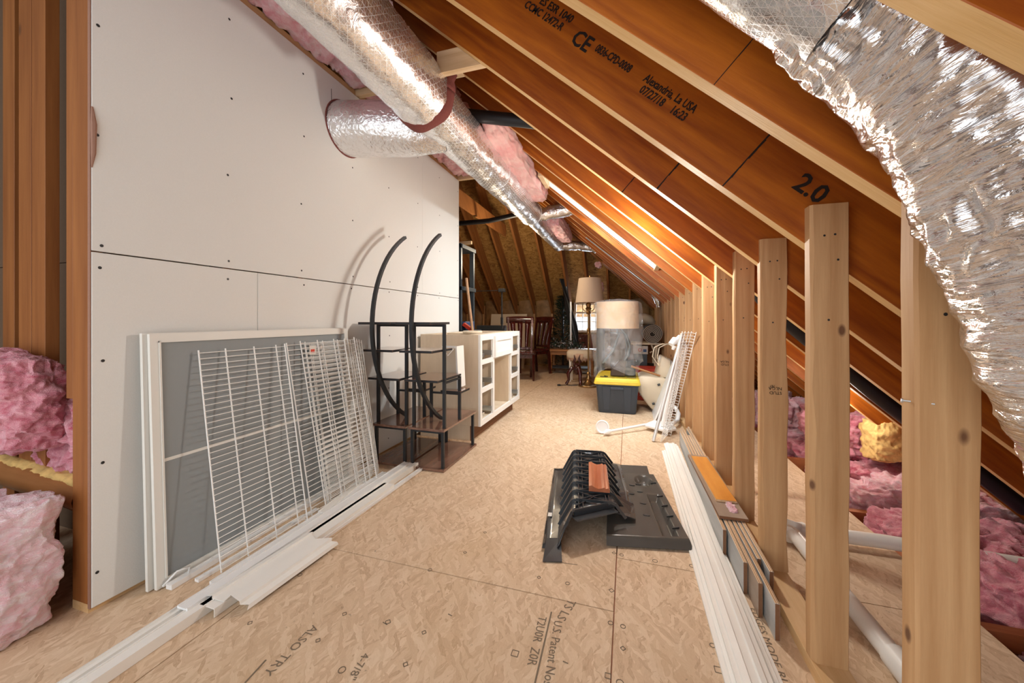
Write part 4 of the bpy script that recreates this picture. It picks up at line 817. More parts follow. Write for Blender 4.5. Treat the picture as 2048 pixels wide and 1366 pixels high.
q = MB(); q.beam((-.145, front(-.13), .02), (-.085, front(-.085), .140), .02, .004); q.beam((-.075, front(-.075)-.004, .136), (.115, front(.115)-.004, .136), .006, .030).beam((-.075, front(-.075)-.03, .122), (.115, front(.115)-.03, .122), .05, .004).beam((-.07, front(-.07)+.03, .146), (.02, vs[0]+.05, .146), .004, .012)
q.build('front_flange', M['blackp'], tr, xf=T); q = MB().quadbox([(.115, .15, .09), (.215, .16, .06), (.225, .28, .07), (.13, .28, .12), (.115, .15, .094), (.215, .16, .064), (.225, .28, .074), (.13, .28, .124)]); q.build('corner_flap', M['blackp'], tr, xf=T)
q = MB().quadbox([(-.205, -.14, .003), (-.125, -.13, .003), (-.135, .0, .02), (-.20, .0, .02), (-.205, -.14, .006), (-.125, -.13, .008), (-.135, .0, .03), (-.20, .0, .023)]); q.build('corner_flap', M['blackp'], tr, xf=T)
MB().box(-.21, -.19, .20, .235, .0185, .0195).build('sticker', M['paper'], tr, xf=T)
t2 = thing('plastic_tray', (.1, 2.15, 0), 'flat grey-black plastic tray with a recessed channel and slots', 'tray')
qd = [Vector((-.09, 1.72, 0)), Vector((.279, 1.795, 0)), Vector((.162, 2.54, 0)), Vector((-.12, 2.49, 0))]
def Q(u, v, z_): p_ = qd[0].lerp(qd[1], u).lerp(qd[3].lerp(qd[2], u), v); return (p_.x, p_.y, z_)
def tz(u, v):
    z_ = .045; 
    if .66 < u < .86 and .05 < v < .60: e = min((u-.66)/.05, (.86-u)/.05, (v-.05)/.02, (.60-v)/.05, 1); z_ -= .030*max(0, e)
    d_ = math.hypot((u-.70)*.9, (v-.83)*1.6); 
    if d_ < .16: z_ -= .032*min(1, (.16-d_)/.07)
    if v < .03: z_ -= .036*(1-v/.03)
    if u > .97: z_ -= .030*(u-.97)/.03
    if v > .97: z_ -= .02
    return z_+.0025*noise.noise(Vector((u*5, v*7, 1)))
MB().grid(90, 120, lambda u, v: Q(u, v, tz(u, v))).build('tray_skin', M['greyp'], t2, smooth=True, angle=.9)
for (u, v) in ((.30, .28), (.35, .44), (.40, .58), (.45, .73), (.55, .28), (.55, .44), (.56, .62), (.57, .75)):
    q = MB(); b0 = []
    for k in range(12): a = 2*PI*k/12; p_ = Q(u, v, .0475); b0.append((p_[0]+.016*math.cos(a), p_[1]+.007*math.sin(a)))
    q.prism(b0, 'z', .0440, .0480).build('slot', M['dark'], t2)
for v in (.14, .28, .42, .56, .78):
    p_ = Q(.875, v, .048); MB().beam((p_[0]-.018, p_[1]-.004, .046), (p_[0]+.012, p_[1]+.006, .050), .008, .006).build('clip', M['dark'], t2)
q = MB(); a = Q(.02, 1.0, .03); b_ = Q(.9, 1.0, .03); q.quadbox([Vector(a), Vector(b_), Vector(b_)+Vector((-.01, .10, .012)), Vector(a)+Vector((-.01, .10, .012)), Vector(a)+Vector((0,0,.004)), Vector(b_)+Vector((0,0,.004)), Vector(b_)+Vector((-.01, .10, .018)), Vector(a)+Vector((-.01, .10, .018))]); q.build('end_lip', M['greyp'], t2)
# moulding sample on the cover
m = MB(); pf = [(-.05, 0), (.052, 0), (.052, .014), (.044, .022), (.034, .018), (.026, .024), (.014, .019), (-.004, .016), (-.022, .022), (-.036, .030), (-.05, .026)]
m.prism(pf, 'y', -.16, .16); o = m.build('moulding_piece', M['mould'], xf=Matrix.Translation((-.152, 2.07, .1585)) @ Matrix.Rotation(.10, 4, 'Z')); tag(o, 'short reddish wooden moulding lying on the black ribbed cover', 'moulding')
# ================================================================ RIGHT LEANING GROUP
o = MB().tube([(.206, 3.33, .006), (.455, 3.54, .90)], .014, 12).build('closet_pole', M['alu'], smooth=True, angle=1); tag(o, 'aluminium pole leaning against the knee wall in front of the wire shelf', 'pole')
r = wshelf(3.33, 3.55, .265, 3.22, 3.27, .415, .93, 'white wire shelf leaning on the knee wall behind the aluminium pole', n=38, group='wire shelves leaning on the knee wall', th=.0024, x2=(.335, .495))
r = wshelf(3.52, 3.80, .330, 3.55, 3.80, .492, .80, 'second white wire shelf leaning on the knee wall, standing further back', n=34, group='wire shelves leaning on the knee wall', th=.0022)
bp = MB().quadbox([(.250, 3.99, .004), (.268, 3.985, .004), (.285, 4.85, .004), (.267, 4.855, .004), (.455, 3.99, .56), (.473, 3.985, .555), (.485, 4.85, .555), (.467, 4.855, .56)])
o = bp.build('white_panel', M['white'], bevel=.002); tag(o, 'white flat panel leaning on the knee wall behind the wire shelves', 'panel')
# white walker-like bathroom frame: leaning tube with bracket, foot plate and hook
w_ = thing('tube_stand', (.3, 3.7, 0), 'white plastic tube stand with a bulky bracket on top and a hooked foot', 'stand')
MB().tube([(.30, 3.62, .06), (.455, 3.68, .80)], .017, 12).build('tube', M['white'], w_, smooth=True, angle=1)
q = MB(); q.tube([(.37, 3.60, .80), (.40, 3.62, .835), (.47, 3.66, .82), (.475, 3.80, .82)], [.026, .034, .03, .026], 12); q.tube([(.42, 3.62, .84), (.45, 3.64, .875)], [.022, .018], 10); q.tube([(.40, 3.60, .79), (.385, 3.60, .755)], [.022, .012], 10); q.build('bracket', M['white'], w_, smooth=True, angle=1)
q = MB(); q.prism([(.14, 3.66), (.33, 3.52), (.42, 3.62), (.40, 3.78), (.24, 3.84)], 'z', .03, .055); q.build('foot_plate', M['white'], w_, bevel=.006)
q = MB(); q.tube([(.30+.0, 3.72, .05), (.40, 3.78, .05), (.455, 3.86, .06), (.478, 3.96, .10), (.455, 4.03, .15), (.40, 4.05, .165)], [.018, .02, .02, .02, .02, .016], 10); q.build('hook', M['white'], w_, smooth=True, angle=1)
p = thing('towel_pole', (0, 3.5, 0), 'white pole with a round flat disc end lying on the floor', 'pole')
MB().tube([(-.17, 3.385, .035), (.16, 3.665, .05)], .012, 12).build('pole', M['white'], p, smooth=True, angle=1)
MB().lathe([(.052, -.012), (.060, -.006), (.060, .006), (.052, .012), (.042, .004), (.0001, .003)], (0, 0, 0), 28).build('disc', M['white'], p, smooth=True, angle=.6, xf=Matrix.Translation((-.215, 3.43, .062)) @ Matrix.Rotation(1.35, 4, 'X'))
MB().tube([(-.20, 3.36, .024), (-.17, 3.385, .035), (-.14, 3.41, .037)], [.008, .026, .014], 12).build('cone_end', M['white'], p, smooth=True, angle=1)
# cream moulded shell with clips
cs = thing('moulded_shell', (.27, 4.5, 0), 'cream moulded plastic shell with black clips, lying against the white panel', 'plastic shell')
m = MB(); pf = [(.06, .31), (.09, .35), (.14, .40), (.36, .40), (.42, .36), (.30, .04), (.26, .03), (.20, .10), (.10, .24)]
m.prism(pf, 'y', 4.36, 4.78); m.build('shell', M['cream'], cs, bevel=.018, smooth=True, angle=.9)
m = MB().tube([(.01, 4.38, .325), (.09, 4.40, .335)], [.03, .035], 12); m.build('spout', M['cream'], cs, smooth=True, angle=1)
m = MB().prism([(.30, .40), (.36, .62), (.45, .58), (.44, .38)], 'y', 4.38, 4.74); m.build('lid', M['cream'], cs, bevel=.014, smooth=True, angle=.9)
for x, z_ in ((.325, .31), (.27, .10)): MB().tube([(x-.012, 4.345, z_), (x+.014, 4.345, z_+.01)], .012, 8).build('clip', M['blackmetal'], cs)
for k_ in (0, .05): MB().tube([(.33+.0, 4.36, .52), (.26+k_, 4.34, .62), (.28+k_, 4.34, .72), (.36+k_, 4.36, .76), (.44, 4.4, .75)], .006, 6).build('cord', M['cream'], cs, smooth=True, angle=1)
o = MB().tube([(.04, 4.40, .50), (.34, 4.36, .41)], [.014, .010], 8).build('bamboo_stick', M['pine'], smooth=True, angle=1); tag(o, 'thin bamboo stick poking out from behind the tote towards the cream shell', 'stick')
# ================================================================ TOTE + WRAPPED LAMP
t = thing('storage_tote', (-.11, 4.5, 0), 'slate grey storage tote with a yellow lid', 'tote')
def rr(cx, cy, wx, wy, r_, z_, n=4):
    out = []
    for (sx, sy, a0) in ((1,-1,-PI/2), (1,1,0), (-1,1,PI/2), (-1,-1,PI)):
        for i in range(n+1): a = a0+PI/2*i/n; out.append((cx+sx*(wx/2-r_)+r_*math.cos(a), cy+sy*(wy/2-r_)+r_*math.sin(a), z_))
    return out
def loft(m, rings):
    b = len(m.v); k = len(rings[0])
    for r_ in rings: m.v += r_
    for i in range(len(rings)-1):
        for j in range(k): m.f.append([b+i*k+j, b+i*k+(j+1) % k, b+(i+1)*k+(j+1) % k, b+(i+1)*k+j]); m.mi.append(m.cur)
    m.f.append([b+j for j in range(k)][::-1]); m.f.append([b+(len(rings)-1)*k+j for j in range(k)]); m.mi += [m.cur]*2
    return m
cx, cy = -.110, 4.50
tub = loft(MB(), [rr(cx, cy, .385, .56, .03, .003), rr(cx, cy, .40, .575, .03, .02), rr(cx, cy, .445, .62, .03, .30), rr(cx, cy, .46, .635, .03, .305), rr(cx, cy, .46, .635, .03, .325)]).build('tub', M['tote'], t, smooth=True, angle=.5)
for dx in (-.11, .11):
    MB().quadbox([(cx+dx-.03, cy-.287, .02), (cx+dx+.03, cy-.287, .02), (cx+dx+.03, cy-.25, .02), (cx+dx-.03, cy-.25, .02), (cx+dx-.045, cy-.318, .30), (cx+dx+.045, cy-.318, .30), (cx+dx+.045, cy-.28, .30), (cx+dx-.045, cy-.28, .30)]).build('moulded_rib', M['tote'], tub, bevel=.003)
MB().box(cx-.07, cx+.07, cy-.325, cy-.30, .262, .290).build('handle', M['tote'], tub, bevel=.004)
lid_ = loft(MB(), [rr(cx, cy, .48, .66, .03, .318), rr(cx, cy, .49, .67, .03, .330), rr(cx, cy, .47, .65, .03, .372), rr(cx, cy, .44, .62, .03, .385), rr(cx, cy, .40, .58, .03, .374)]).build('lid', M['yellow'], t, smooth=True, angle=.5)
MB().box(cx-.22, cx+.22, cy-.337, cy-.331, .345, .350).build('lid_line', M['yellow'], lid_)
l = thing('wrapped_table_lamp', (-.06, 4.5, .38), 'table lamp with cream drum shade, wrapped in clear plastic, on the yellow lid', 'lamp')
lx, ly = -.112, 4.46; zs0, zs1 = .925, 1.225
MB().lathe([(.225, zs0), (.238, zs0+.0), (.232, zs1), (.220, zs1), (.225, zs0)], (lx, ly, 0), 40).build('lamp_shade', M['shade2'], l, smooth=True, angle=.7)
a = MB(); A = [(.0, .40), (.02, .50), (.10, .62), (.12, .72), (.08, .84), (.0, .95)]
a.tube([(lx+.02+x, ly, z_) for x, z_ in A], [.024, .020, .018, .016, .014, .013], 10); a.tube([(lx+.04+x*.55, ly+.03, z_) for x, z_ in A], .010, 8); a.tube([(lx, ly, .86), (lx, ly, 1.20)], .012, 8); a.beam((lx-.09, ly, .872), (lx+.09, ly, .872), .01, .008).beam((lx-.16, ly, 1.18), (lx+.16, ly, 1.18), .006, .004)
a.build('lamp_stem', M['lampmetal'], l, smooth=True, angle=.9)
a = MB().tube([(lx-.16, ly-.04, .52), (lx-.05, ly, .66), (lx+.02, ly, .86)], [.012, .018, .012], 8); a.build('lamp_arm', M['lampmetal'], l, smooth=True, angle=.9)
MB().prism([(lx-.075, .386), (lx+.085, .386), (lx+.095, .56), (lx+.02, .56), (lx-.07, .45)], 'y', ly-.08, ly+.05).build('lamp_base', M['lampbase'], l, bevel=.006)
MB().box(lx+.06, lx+.20, ly-.02, ly+.14, .386, .56).build('dark_block', M['greyvinyl'], l)
bg_ = MB(); NU, NVV = 64, 60
def bagp(u, v):
    a = u*2*PI; z_ = .46+(1.26-.46)*v; r_ = .262+.018*math.sin(v*PI)
    if v > .93: r_ *= math.sqrt(max(0, 1-((v-.93)/.07)**2*.9))
    fo = .012*math.sin(a*7+v*9+math.sin(v*7)*2)*(1-v*.6)+.02*noise.noise(Vector((math.cos(a)*2, math.sin(a)*2, v*5)))
    r_ += fo
    if v < .12: z_ += .06*math.sin(a*3+1)*(1-v/.12)-.05*math.cos(a-PI*1.1)*(1-v/.12)
    return (lx+math.cos(a)*r_*1.0, ly+math.sin(a)*r_*1.0, z_)
bg_.grid(NU, NVV, bagp); b = len(bg_.v); 
bg_.build('plastic_bag', M['film'], l, smooth=True)
MB().tube([(lx-.18, ly-.18, .388), (lx-.12, ly-.20, .39), (lx-.10, ly-.15, .388), (lx-.14, ly-.12, .388)], .005, 6).build('power_cord', M['blackmetal'], l, smooth=True, angle=1)
cd = MB().tube([(lx+.10, ly-.14, .388), (lx+.15, ly-.17, .39), (lx+.2, ly-.16, .388)], .004, 6); cd.build('power_cord', M['blackmetal'], l, smooth=True, angle=1)
# ================================================================ FLOOR LAMP, STOOL
fx, fy = -.575, 5.83
l = thing('floor_lamp', (fx, fy, 0), 'brass floor lamp with a beige tapered shade standing behind the tote', 'lamp')
MB().lathe([(.155, 0), (.16, .012), (.15, .028), (.10, .035), (.06, .06), (.035, .09), (.045, .12), (.03, .15), (.022, .18), (.03, .20), (.016, .22)], (fx, fy, 0), 28).build('base', M['brass'], l, smooth=True, angle=.8)
MB().tube([(fx, fy, .21), (fx, fy, 1.62)], .0125, 12).build('pole', M['brass'], l, smooth=True, angle=1)
MB().lathe([(.013, .80), (.028, .82), (.02, .85), (.03, .87), (.013, .90)], (fx, fy, 0), 16).build('pole_knob', M['brass'], l, smooth=True, angle=.8)
a = MB().lathe([(.013, 1.10), (.04, 1.13), (.02, 1.16), (.05, 1.19), (.03, 1.22), (.045, 1.26), (.013, 1.30)], (fx, fy, 0), 16)
for k in (-1, 1): a.tube([(fx, fy, 1.16), (fx+k*.06, fy, 1.16), (fx+k*.09, fy, 1.20), (fx+k*.09, fy, 1.26)], .009, 8)
a.tube([(fx-.03, fy, 1.16), (fx-.03, fy, 1.02)], .002, 5); a.build('socket_cluster', M['brass'], l, smooth=True, angle=.9)
l_sh = MB().lathe([(.210, 1.285), (.218, 1.285), (.168, 1.66), (.160, 1.66), (.210, 1.285)], (fx+.02, fy, 0), 40).build('lamp_shade', M['shade'], l, smooth=True, angle=.7)
MB().tube([(fx+.02, fy, 1.64), (fx+.02, fy, 1.70)], .007, 8).beam((fx-.14, fy, 1.64), (fx+.18, fy, 1.64), .006, .004).build('finial', M['brass'], l_sh)
o = MB().tube([(fx-.16, fy-.02, .012), (fx-.26, fy-.05, .006), (fx-.33, fy-.02, .006), (fx-.42, fy-.10, .012)], .006, 6).tube([(fx-.42, fy-.10, .012), (fx-.46, fy-.12, .016)], [.018, .012], 8).build('power_cord', M['blackmetal'], smooth=True, angle=1); tag(o, 'short black power cord with a plug on the floor beside the floor lamp', 'cord')
s_ = thing('vanity_stool', (-.73, 6.2, 0), 'low stool with a fringed beige seat cushion behind the floor lamp', 'stool')
s_seat = loft(MB(), [rr(-.745, 6.25, .40, .34, .08, .40), rr(-.745, 6.25, .43, .37, .09, .43), rr(-.745, 6.25, .43, .37, .09, .49), rr(-.745, 6.25, .38, .32, .08, .525)]).build('seat', M['creamcloth'], s_, smooth=True, angle=.9)
fg = MB(); n = 90
fg.grid(n, 1, lambda u, v: (-.745+(.222 if 1 else 0)*math.cos(u*2*PI)*(1+.02*math.sin(u*200)), 6.25+.19*math.sin(u*2*PI)*(1+.02*math.sin(u*200)), .475-(1-v)*(.12+.02*math.sin(u*170)))); fg.build('fringe', M['fringe'], s_seat, smooth=True, solid=.004)
for x in (-.9, -.6):
    for y in (6.14, 6.36): MB().tube([(x, y, .005), (x, y, .41)], [.015, .02], 8).build('leg', M['whitep'], s_)
k_ = thing('carved_stand', (-.78, 5.85, 0), 'dark carved wooden stand with three curved legs in front of the fringed stool', 'stand')
for i, a in enumerate((3.5, 5.2, 1.3)):
    dx, dy = math.cos(a), math.sin(a)
    MB().tube([(-.76+dx*.02, 5.90+dy*.02, .24), (-.76+dx*.08, 5.90+dy*.08, .27), (-.76+dx*.14, 5.90+dy*.14, .18), (-.76+dx*.13, 5.90+dy*.13, .08), (-.76+dx*.17, 5.90+dy*.17, .012)], [.03, .034, .03, .02, .024], 10).build('leg', M['cherry'], k_, smooth=True, angle=1)
MB().lathe([(.02, .16), (.045, .20), (.03, .25), (.05, .30), (.02, .34)], (-.76, 5.90, 0), 14).build('turned_post', M['cherry'], k_, smooth=True, angle=1)
a = MB()
for k in (-1, 1): a.tube([(-.76+k*.02, 5.90, .30), (-.76+k*.05, 5.90, .36), (-.76+k*.03, 5.90, .41), (-.76+k*.045, 5.90, .47)], [.012, .022, .016, .005], 8)
a.build('carved_prong', M['cherry'], k_, smooth=True, angle=1)
# ================================================================ CHAIRS
def chair(x, y, rz, label):
    r = thing('dining_chair', (x, y, 0), label, 'chair', 'dark cherry dining chairs at the far end'); X = Matrix.Translation((x, y, 0)) @ Matrix.Rotation(rz, 4, 'Z'); ch = M['cherry']
    def B(n_, m, **k): return m.build(n_, ch, r, xf=X, **k)
    B('seat', loft(MB(), [rr(0, 0, .44, .42, .03, .44), rr(0, 0, .46, .44, .04, .455), rr(0, 0, .46, .44, .04, .475), rr(0, 0, .42, .40, .04, .485)]), bevel=0)
    B('apron', MB().box(-.19, .19, -.19, -.17, .38, .44).box(-.19, .19, .17, .19, .38, .44).box(-.19, -.17, -.19, .19, .38, .44).box(.17, .19, -.19, .19, .38, .44))
    for sx in (-1, 1):
        B('leg', MB().tube([(sx*.19, .18, .44), (sx*.19, .18, .02), (sx*.19, .18, .0)], [.026, .018, .018], 6))
        B('leg', MB().quadbox([(sx*.19-.018, -.26, 0), (sx*.19+.018, -.26, 0), (sx*.19+.018, -.225, 0), (sx*.19-.018, -.225, 0), (sx*.19-.02, -.22, .45), (sx*.19+.02, -.22, .45), (sx*.19+.02, -.17, .45), (sx*.19-.02, -.17, .45)]))
        B('back_post', MB().grid(1, 10, lambda u, v: (0, 0, 0)) if 0 else MB().beam((sx*.19, -.195, .44), (sx*.205, -.215, .75), .034, .034, up=(0,1,0)).beam((sx*.205, -.215, .74), (sx*.215, -.275, 1.06), .034, .030, up=(0,1,0)))
    n = 12; m = MB()
    m.grid(n, 1, lambda u, v: (-.245+.49*u, -.275-.045*math.sin(u*PI), .965+.11*v+.012*math.sin(u*PI)*v)); m.build('crest_rail', ch, r, smooth=True, xf=X, solid=.026)
    B('lower_rail', MB().box(-.19, .19, -.205, -.185, .50, .54))
    for x0 in (-.10, .0, .10):
        m = MB(); m.grid(1, 10, lambda u, v, x0=x0: (x0*(1+.35*v)+(u-.5)*(.045+.05*v), -.195-.085*v-.035*v*(1-abs(x0)*5)*.6, .52+.46*v)); m.build('splat', ch, r, smooth=True, xf=X, solid=.012)
    return r
chair(-1.74, 6.15, PI+.35, 'dark cherry dining chair nearest to the vanity cabinet, its curved crest rail catching the light')
chair(-1.70, 6.90, PI-.6, 'dark cherry dining chair half behind the other chair, next to the coffee table')
# ================================================================ COFFEE TABLE WITH GARLAND
ct = thing('coffee_table', (-1.15, 7.2, 0), 'honey pine coffee table with turned legs and a low shelf', 'table')
MB().box(-1.48, -.55, 6.95, 7.45, .43, .465).build('tabletop', M['pine'], ct, bevel=.006); MB().box(-1.42, -.61, 7.01, 7.03, .36, .43).box(-1.42, -.61, 7.37, 7.39, .36, .43).box(-1.42, -1.40, 7.01, 7.39, .36, .43).build('apron', M['pine'], ct)
for x in (-1.41, -1.02, -.62):
    for y in (7.03, 7.37): MB().lathe([(.03, 0), (.035, .02), (.022, .06), (.035, .10), (.035, .14), (.024, .18), (.034, .30), (.036, .43)], (x, y, 0), 12).build('leg', M['pine'], ct, smooth=True, angle=.8)
MB().box(-1.42, -.61, 7.02, 7.38, .10, .12).build('shelf', M['greyvinyl'], ct)
g = thing('garland', (-1.1, 7.1, .47), 'dark artificial foliage garland with frosted leaves on the coffee table', 'foliage')
rg = random.Random(5)
for mt_, nn, nm in (('leaf', 420, 'foliage'), ('leafw', 130, 'frosted_leaves'), ('leafb', 60, 'red_leaves')):
    m = MB()
    for i in range(nn):
        c = Vector((rg.uniform(-1.52, -.78), rg.uniform(6.97, 7.3), .475+abs(rg.gauss(0, .07)))); a = Vector((rg.uniform(-1,1), rg.uniform(-1,1), rg.uniform(-.3,1))).normalized(); b_ = a.cross(Vector((rg.uniform(-1,1), rg.uniform(-1,1), .3))).normalized(); s0 = rg.uniform(.02, .05); k0 = len(m.v)
        m.v += [tuple(c), tuple(c+a*s0*.5+b_*s0*.3), tuple(c+a*s0), tuple(c+a*s0*.5-b_*s0*.3+Vector((0,0,.006)))]; m.f.append([k0, k0+1, k0+2, k0+3]); m.mi.append(0)
    tag(m.build(nm, M[mt_], g), kind='stuff')
o = MB().quadbox([(-.90, 6.96, .467), (-.60, 6.96, .467), (-.56, 7.2, .467), (-.86, 7.2, .467), (-.90, 6.96, .475), (-.60, 6.96, .475), (-.56, 7.2, .475), (-.86, 7.2, .475)]).build('folder', M['whitep']); tag(o, 'pale flat folder lying at the right end of the coffee table', 'folder')
# Christmas tree and its vinyl cover beside the window
tr_ = thing('artificial_tree', (-1.35, 7.7, 0), 'dark green artificial tree standing left of the far window', 'tree')
m = MB(); m.tube([(-1.3, 7.82, 0), (-1.3, 7.82, 1.5)], .02, 8); m.build('trunk', M['blackmetal'], tr_)
m = MB()
for i in range(1900):
    z_ = rg.random()**.8*1.45+.08; R_ = .34*(1.6-z_)/1.6+.06; a = rg.uniform(0, 2*PI); q = R_*math.sqrt(rg.random()); c = Vector((-1.3+q*math.cos(a), 7.82+q*math.sin(a)*.60, z_)); d = Vector((math.cos(a), math.sin(a), rg.uniform(-.2, .6))).normalized(); s0 = rg.uniform(.06, .12); b_ = d.cross(Vector((rg.uniform(-1,1), rg.uniform(-1,1), 1))).normalized()*.010; k0 = len(m.v)
    m.v += [tuple(c-b_), tuple(c+b_), tuple(c+d*s0)]; m.f.append([k0, k0+1, k0+2]); m.mi.append(0)
tag(m.build('needles', M['leaf'], tr_), kind='stuff')
o = MB().grid(8, 24, lambda u, v: (-1.32+u*.13+.30*(1-v)+.025*math.sin(v*9+u*5), 7.45+.05*math.sin(u*6+v*3), .50+1.35*v)).build('plastic_sheet', M['greyvinyl'], smooth=True, solid=.004); tag(o, 'dark glossy plastic sheet hanging diagonally beside the far window', 'plastic sheet')
o = MB().quadbox([(-1.42, 7.4, .0), (-1.39, 7.4, .0), (-1.39, 7.43, .0), (-1.42, 7.43, .0), (-1.42, 7.4, 1.38), (-1.39, 7.4, 1.38), (-1.39, 7.43, 1.38), (-1.42, 7.43, 1.38)]).build('grey_post', M['alu']); o.location = (.33, 0, 0); tag(o, 'thin grey upright post between the artificial tree and the window', 'post')
o = MB().grid(30, 10, lambda u, v: (-1.03+u*.50, 8.10+.02*math.sin(u*40), .25+v*.46)).build('hanging_cloth', M['drape'], smooth=True, solid=.004); tag(o, 'reddish cloth hanging below the far window', 'cloth')
o = MB().tube([(-.47, 7.0, .0), (-.47, 7.0, 1.38)], .075, 16).build('dark_tube', M['greyvinyl'], smooth=True, angle=1); tag(o, 'tall dark tube standing behind the floor lamp right of the window', 'tube')
# ================================================================ RIGHT BACK: red cartons, stand with mat
for z0, z1, lab in ((.003, .24, 'tall red carton with dark picture panels on the floor right of the tote'), (.245, .40, 'smaller red carton on top of the tall red one right of the tote')):
    r = thing('red_carton', (.2, 5.2, z0), lab, 'box', 'red cartons'); ca = MB().box(.10, .36, 5.00, 5.35, z0, z1).build('carton', M['red'], r, bevel=.003)
    if z0 < .1:
        for q in (.07, .16): MB().box(.15, .26, 4.997, 5.0, z0+q, z0+q+.055).build('picture_panel', M['dark'], ca)
        MB().box(.14, .27, 4.998, 5.0, z0+.06, z0+.065).build('white_line', M['paper'], ca)
    else: MB().box(.16, .26, 4.997, 5.0, z0+.05, z0+.11).build('picture_panel', M['shade2'], ca)
sd = thing('side_stand', (.3, 5.9, 0), 'beige legged side stand holding the rolled mat, at the knee wall', 'stand')
MB().box(.05, .47, 5.68, 6.15, .665, .69).build('top', M['cream'], sd, bevel=.004)
for x, y in ((.10, 5.72), (.40, 5.72), (.10, 6.1), (.40, 6.1)): MB().tube([(x, y, .0), (x+(.02 if x < .2 else -.02), y, .40), (x, y, .665)], [.014, .018, .022], 8).build('leg', M['cream'], sd, smooth=True, angle=1)
MB().tube([(.33, 5.70, .66), (.36, 5.70, .58), (.31, 5.71, .55)], .012, 8).build('scroll', M['cream'], sd, smooth=True, angle=1)
MB().box(.06, .44, 5.72, 6.1, .34, .36).build('shelf', M['dark'], sd)
b = thing('pale_carton', (.18, 5.65, .36), 'small pale carton with a red printed mark on the side stand shelf', 'box'); pc = MB().box(.08, .28, 5.665, 5.90, .53, .645).build('carton', M['carton'], b, bevel=.003); MB().box(.09, .27, 5.70, 5.88, .361, .529).build('lower_carton', M['racksteel'], b)
q = MB(); q.lathe([(.016, 0), (.026, 0), (.026, .001), (.016, .001), (.016, 0)], (0, 0, 0), 16); q.build('printed_mark', M['red'], pc, xf=Matrix.Translation((.17, 5.663, .59)) @ Matrix.Rotation(PI/2, 4, 'X')); MB().box(.215, .26, 5.663, 5.665, .56, .60).build('printed_mark', M['blue'], pc)
mt_ = thing('rolled_mat', (.33, 5.9, .69), 'grey brown floor mat rolled into a spiral on the side stand', 'mat')
m = MB(); n = 150; turns = 5.2
def spi(t, o_): a = t*turns*2*PI; r_ = .022+.108*t+o_; return (.335+r_*math.cos(a), .822+r_*math.sin(a))
for k in range(2):
    pass
for j in range(n+1):
    for (o_, y) in ((0, 5.63), (.0105, 5.63), (.0105, 6.4), (0, 6.4)): x, z_ = spi(j/n, o_); m.v.append((x, y, z_))
for j in range(n):
    for i in range(4): m.f.append([j*4+i, j*4+(i+1) % 4, j*4+4+(i+1) % 4, j*4+4+i]); m.mi.append(0)
m.f += [[0,1,2,3], [n*4+3, n*4+2, n*4+1, n*4]]; m.mi += [0, 0]; m.build('mat', M['mat'], mt_, smooth=True, angle=.6)
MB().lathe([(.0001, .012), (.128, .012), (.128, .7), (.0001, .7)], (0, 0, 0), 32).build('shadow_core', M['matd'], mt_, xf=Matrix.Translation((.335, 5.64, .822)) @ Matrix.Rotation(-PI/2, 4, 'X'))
o = MB().tube([(.10, 6.5, .98), (.16, 6.45, 1.03), (.24, 6.45, 1.05), (.34, 6.5, 1.02), (.40, 6.55, .97)], [.06, .085, .09, .08, .05], 16).build('rolled_cushion', M['creamcloth'], smooth=True, angle=1); tag(o, 'cream rolled cushion lying behind and above the rolled mat', 'cushion')
st_ = MB().box(.02, .46, 6.3, 6.75, 0, .92).build('carton', M['plydark']); tag(st_, 'brown carton in shade behind the rolled mat', 'box')
o = duct('foil_wrap', [(.34, 6.2, 1.52), (.42, 6.2, 1.42), (.47, 6.2, 1.22)], [.05, .07, .03], M['foil2'], disp=dspc, nu=24); tag(o, 'crumpled foil scrap hanging at the top of the far knee wall', 'foil')
o = MB().tube([(-.55, 5.2, 2.16), (.40, 5.25, 1.36)], .008, 8).build('thin_conduit', M['steel'], smooth=True, angle=1); tag(o, 'thin metal conduit running down the underside of the far rafters', 'conduit')
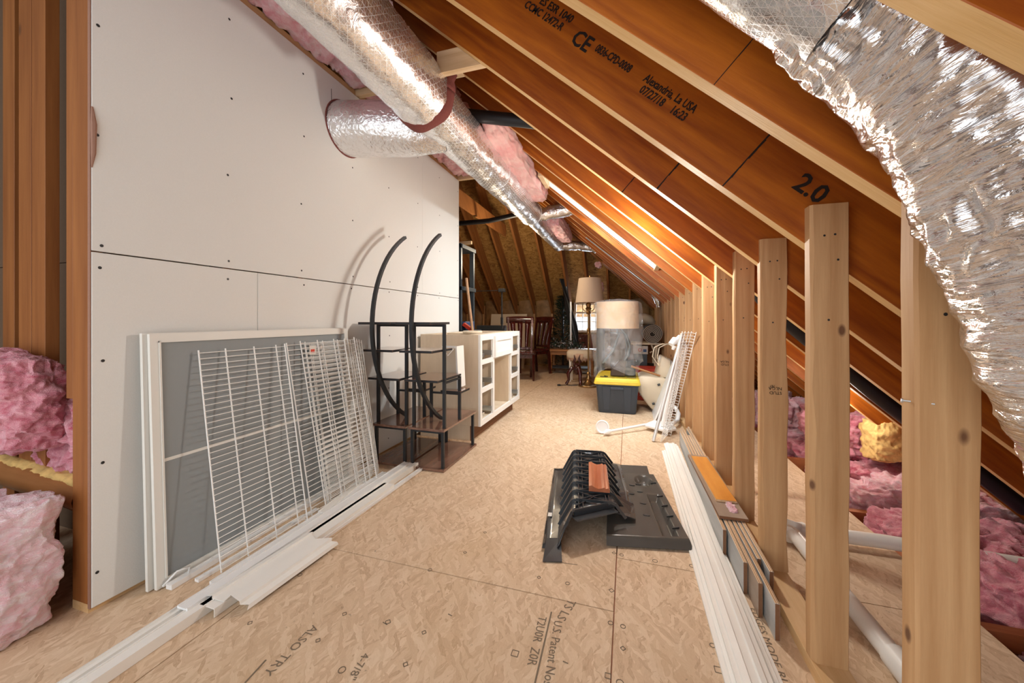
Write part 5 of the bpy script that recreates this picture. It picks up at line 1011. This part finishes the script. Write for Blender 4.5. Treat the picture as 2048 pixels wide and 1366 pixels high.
# ================================================================ FAR LEFT GROUP
rk = thing('steel_rack', (-2.3, 4.6, 0), 'slate blue steel shelving rack just past the end of the drywall', 'rack')
for x in (-2.05, -2.75):
    for y in (4.35, 4.75): MB().box(x-.03, x+.03, y-.02, y+.02, 0, 2.00).build('post', M['racksteel'], rk, bevel=.002)
for z_ in (.50, .86, 1.42, 1.96): MB().box(-2.80, -1.92 if z_ == .86 else -2.0, 4.33, 4.77, z_-.02, z_+.03).build('shelf', M['racksteel'], rk, bevel=.002)
b = thing('framed_picture', (-2.25, 4.5, 1.45), 'pale picture standing on the upper shelf of the steel rack', 'picture'); MB().box(-2.40, -2.13, 4.45, 4.47, 1.452, 1.88).build('panel', M['paper'], b); MB().box(-2.20, -2.17, 4.448, 4.45, 1.56, 1.70).build('picture_mark', M['leaf'], b)
o = MB().box(-2.35, -1.99, 4.40, 4.70, .892, 1.0).build('blue_box', M['blue'], bevel=.01); tag(o, 'small blue box on the steel rack beside the drywall end', 'box')
o = MB().box(-.06, .06, -.03, .03, -.02, .02).build('red_block', M['red'], xf=Matrix.Translation((-1.955, 4.38, .935)) @ Matrix.Rotation(.6, 4, 'Y')); tag(o, 'small reddish brown block beside the blue box', 'block')
o = MB().tube([(-1.72, 4.26, .01), (-1.99, 4.42, 1.56)], .018, 12).build('broom_handle', M['pole'], smooth=True, angle=1); tag(o, 'pale wooden broom handle leaning behind the vanity cabinet', 'handle')
gr = thing('garment_rack', (-2.1, 5.5, 0), 'thin black garment rack on a flat base behind the cabinet', 'rack')
MB().tube([(-1.87, 5.5, .02), (-1.87, 5.5, 1.48)], .012, 10).build('upright', M['blackmetal'], gr, smooth=True, angle=1); MB().tube([(-2.62, 5.5, .02), (-2.62, 5.5, 1.48)], .012, 10).build('upright', M['blackmetal'], gr, smooth=True, angle=1)
MB().tube([(-2.70, 5.5, 1.48), (-1.87, 5.5, 1.48)], .006, 8).build('crossbar', M['blackmetal'], gr); MB().box(-1.92, -1.82, 5.46, 5.54, 1.455, 1.51).build('corner_joint', M['blackmetal'], gr, bevel=.006); MB().box(-1.885, -1.855, 5.48, 5.52, .95, 1.06).build('clamp', M['blackmetal'], gr)
MB().box(-2.68, -1.80, 5.30, 5.34, .0, .05).box(-2.68, -1.80, 5.66, 5.70, .0, .05).box(-2.65, -2.60, 5.3, 5.7, .01, .05).box(-1.89, -1.84, 5.3, 5.7, .01, .05).build('base', M['blackmetal'], gr)
o = MB().box(-2.40, -1.96, 5.74, 6.02, .0, .93).build('dark_crate', M['greyvinyl'], bevel=.01); tag(o, 'dark flat topped crate behind the garment rack', 'crate')
o = MB().quadbox([(-2.90, 7.55, 0), (-2.08, 7.55, 0), (-2.08, 7.58, 0), (-2.90, 7.58, 0), (-2.90, 7.80, 1.15), (-2.08, 7.80, 1.15), (-2.08, 7.83, 1.15), (-2.90, 7.83, 1.15)]).build('leaning_board', M['cream']); tag(o, 'tan sheet of board leaning on the far knee wall', 'board')
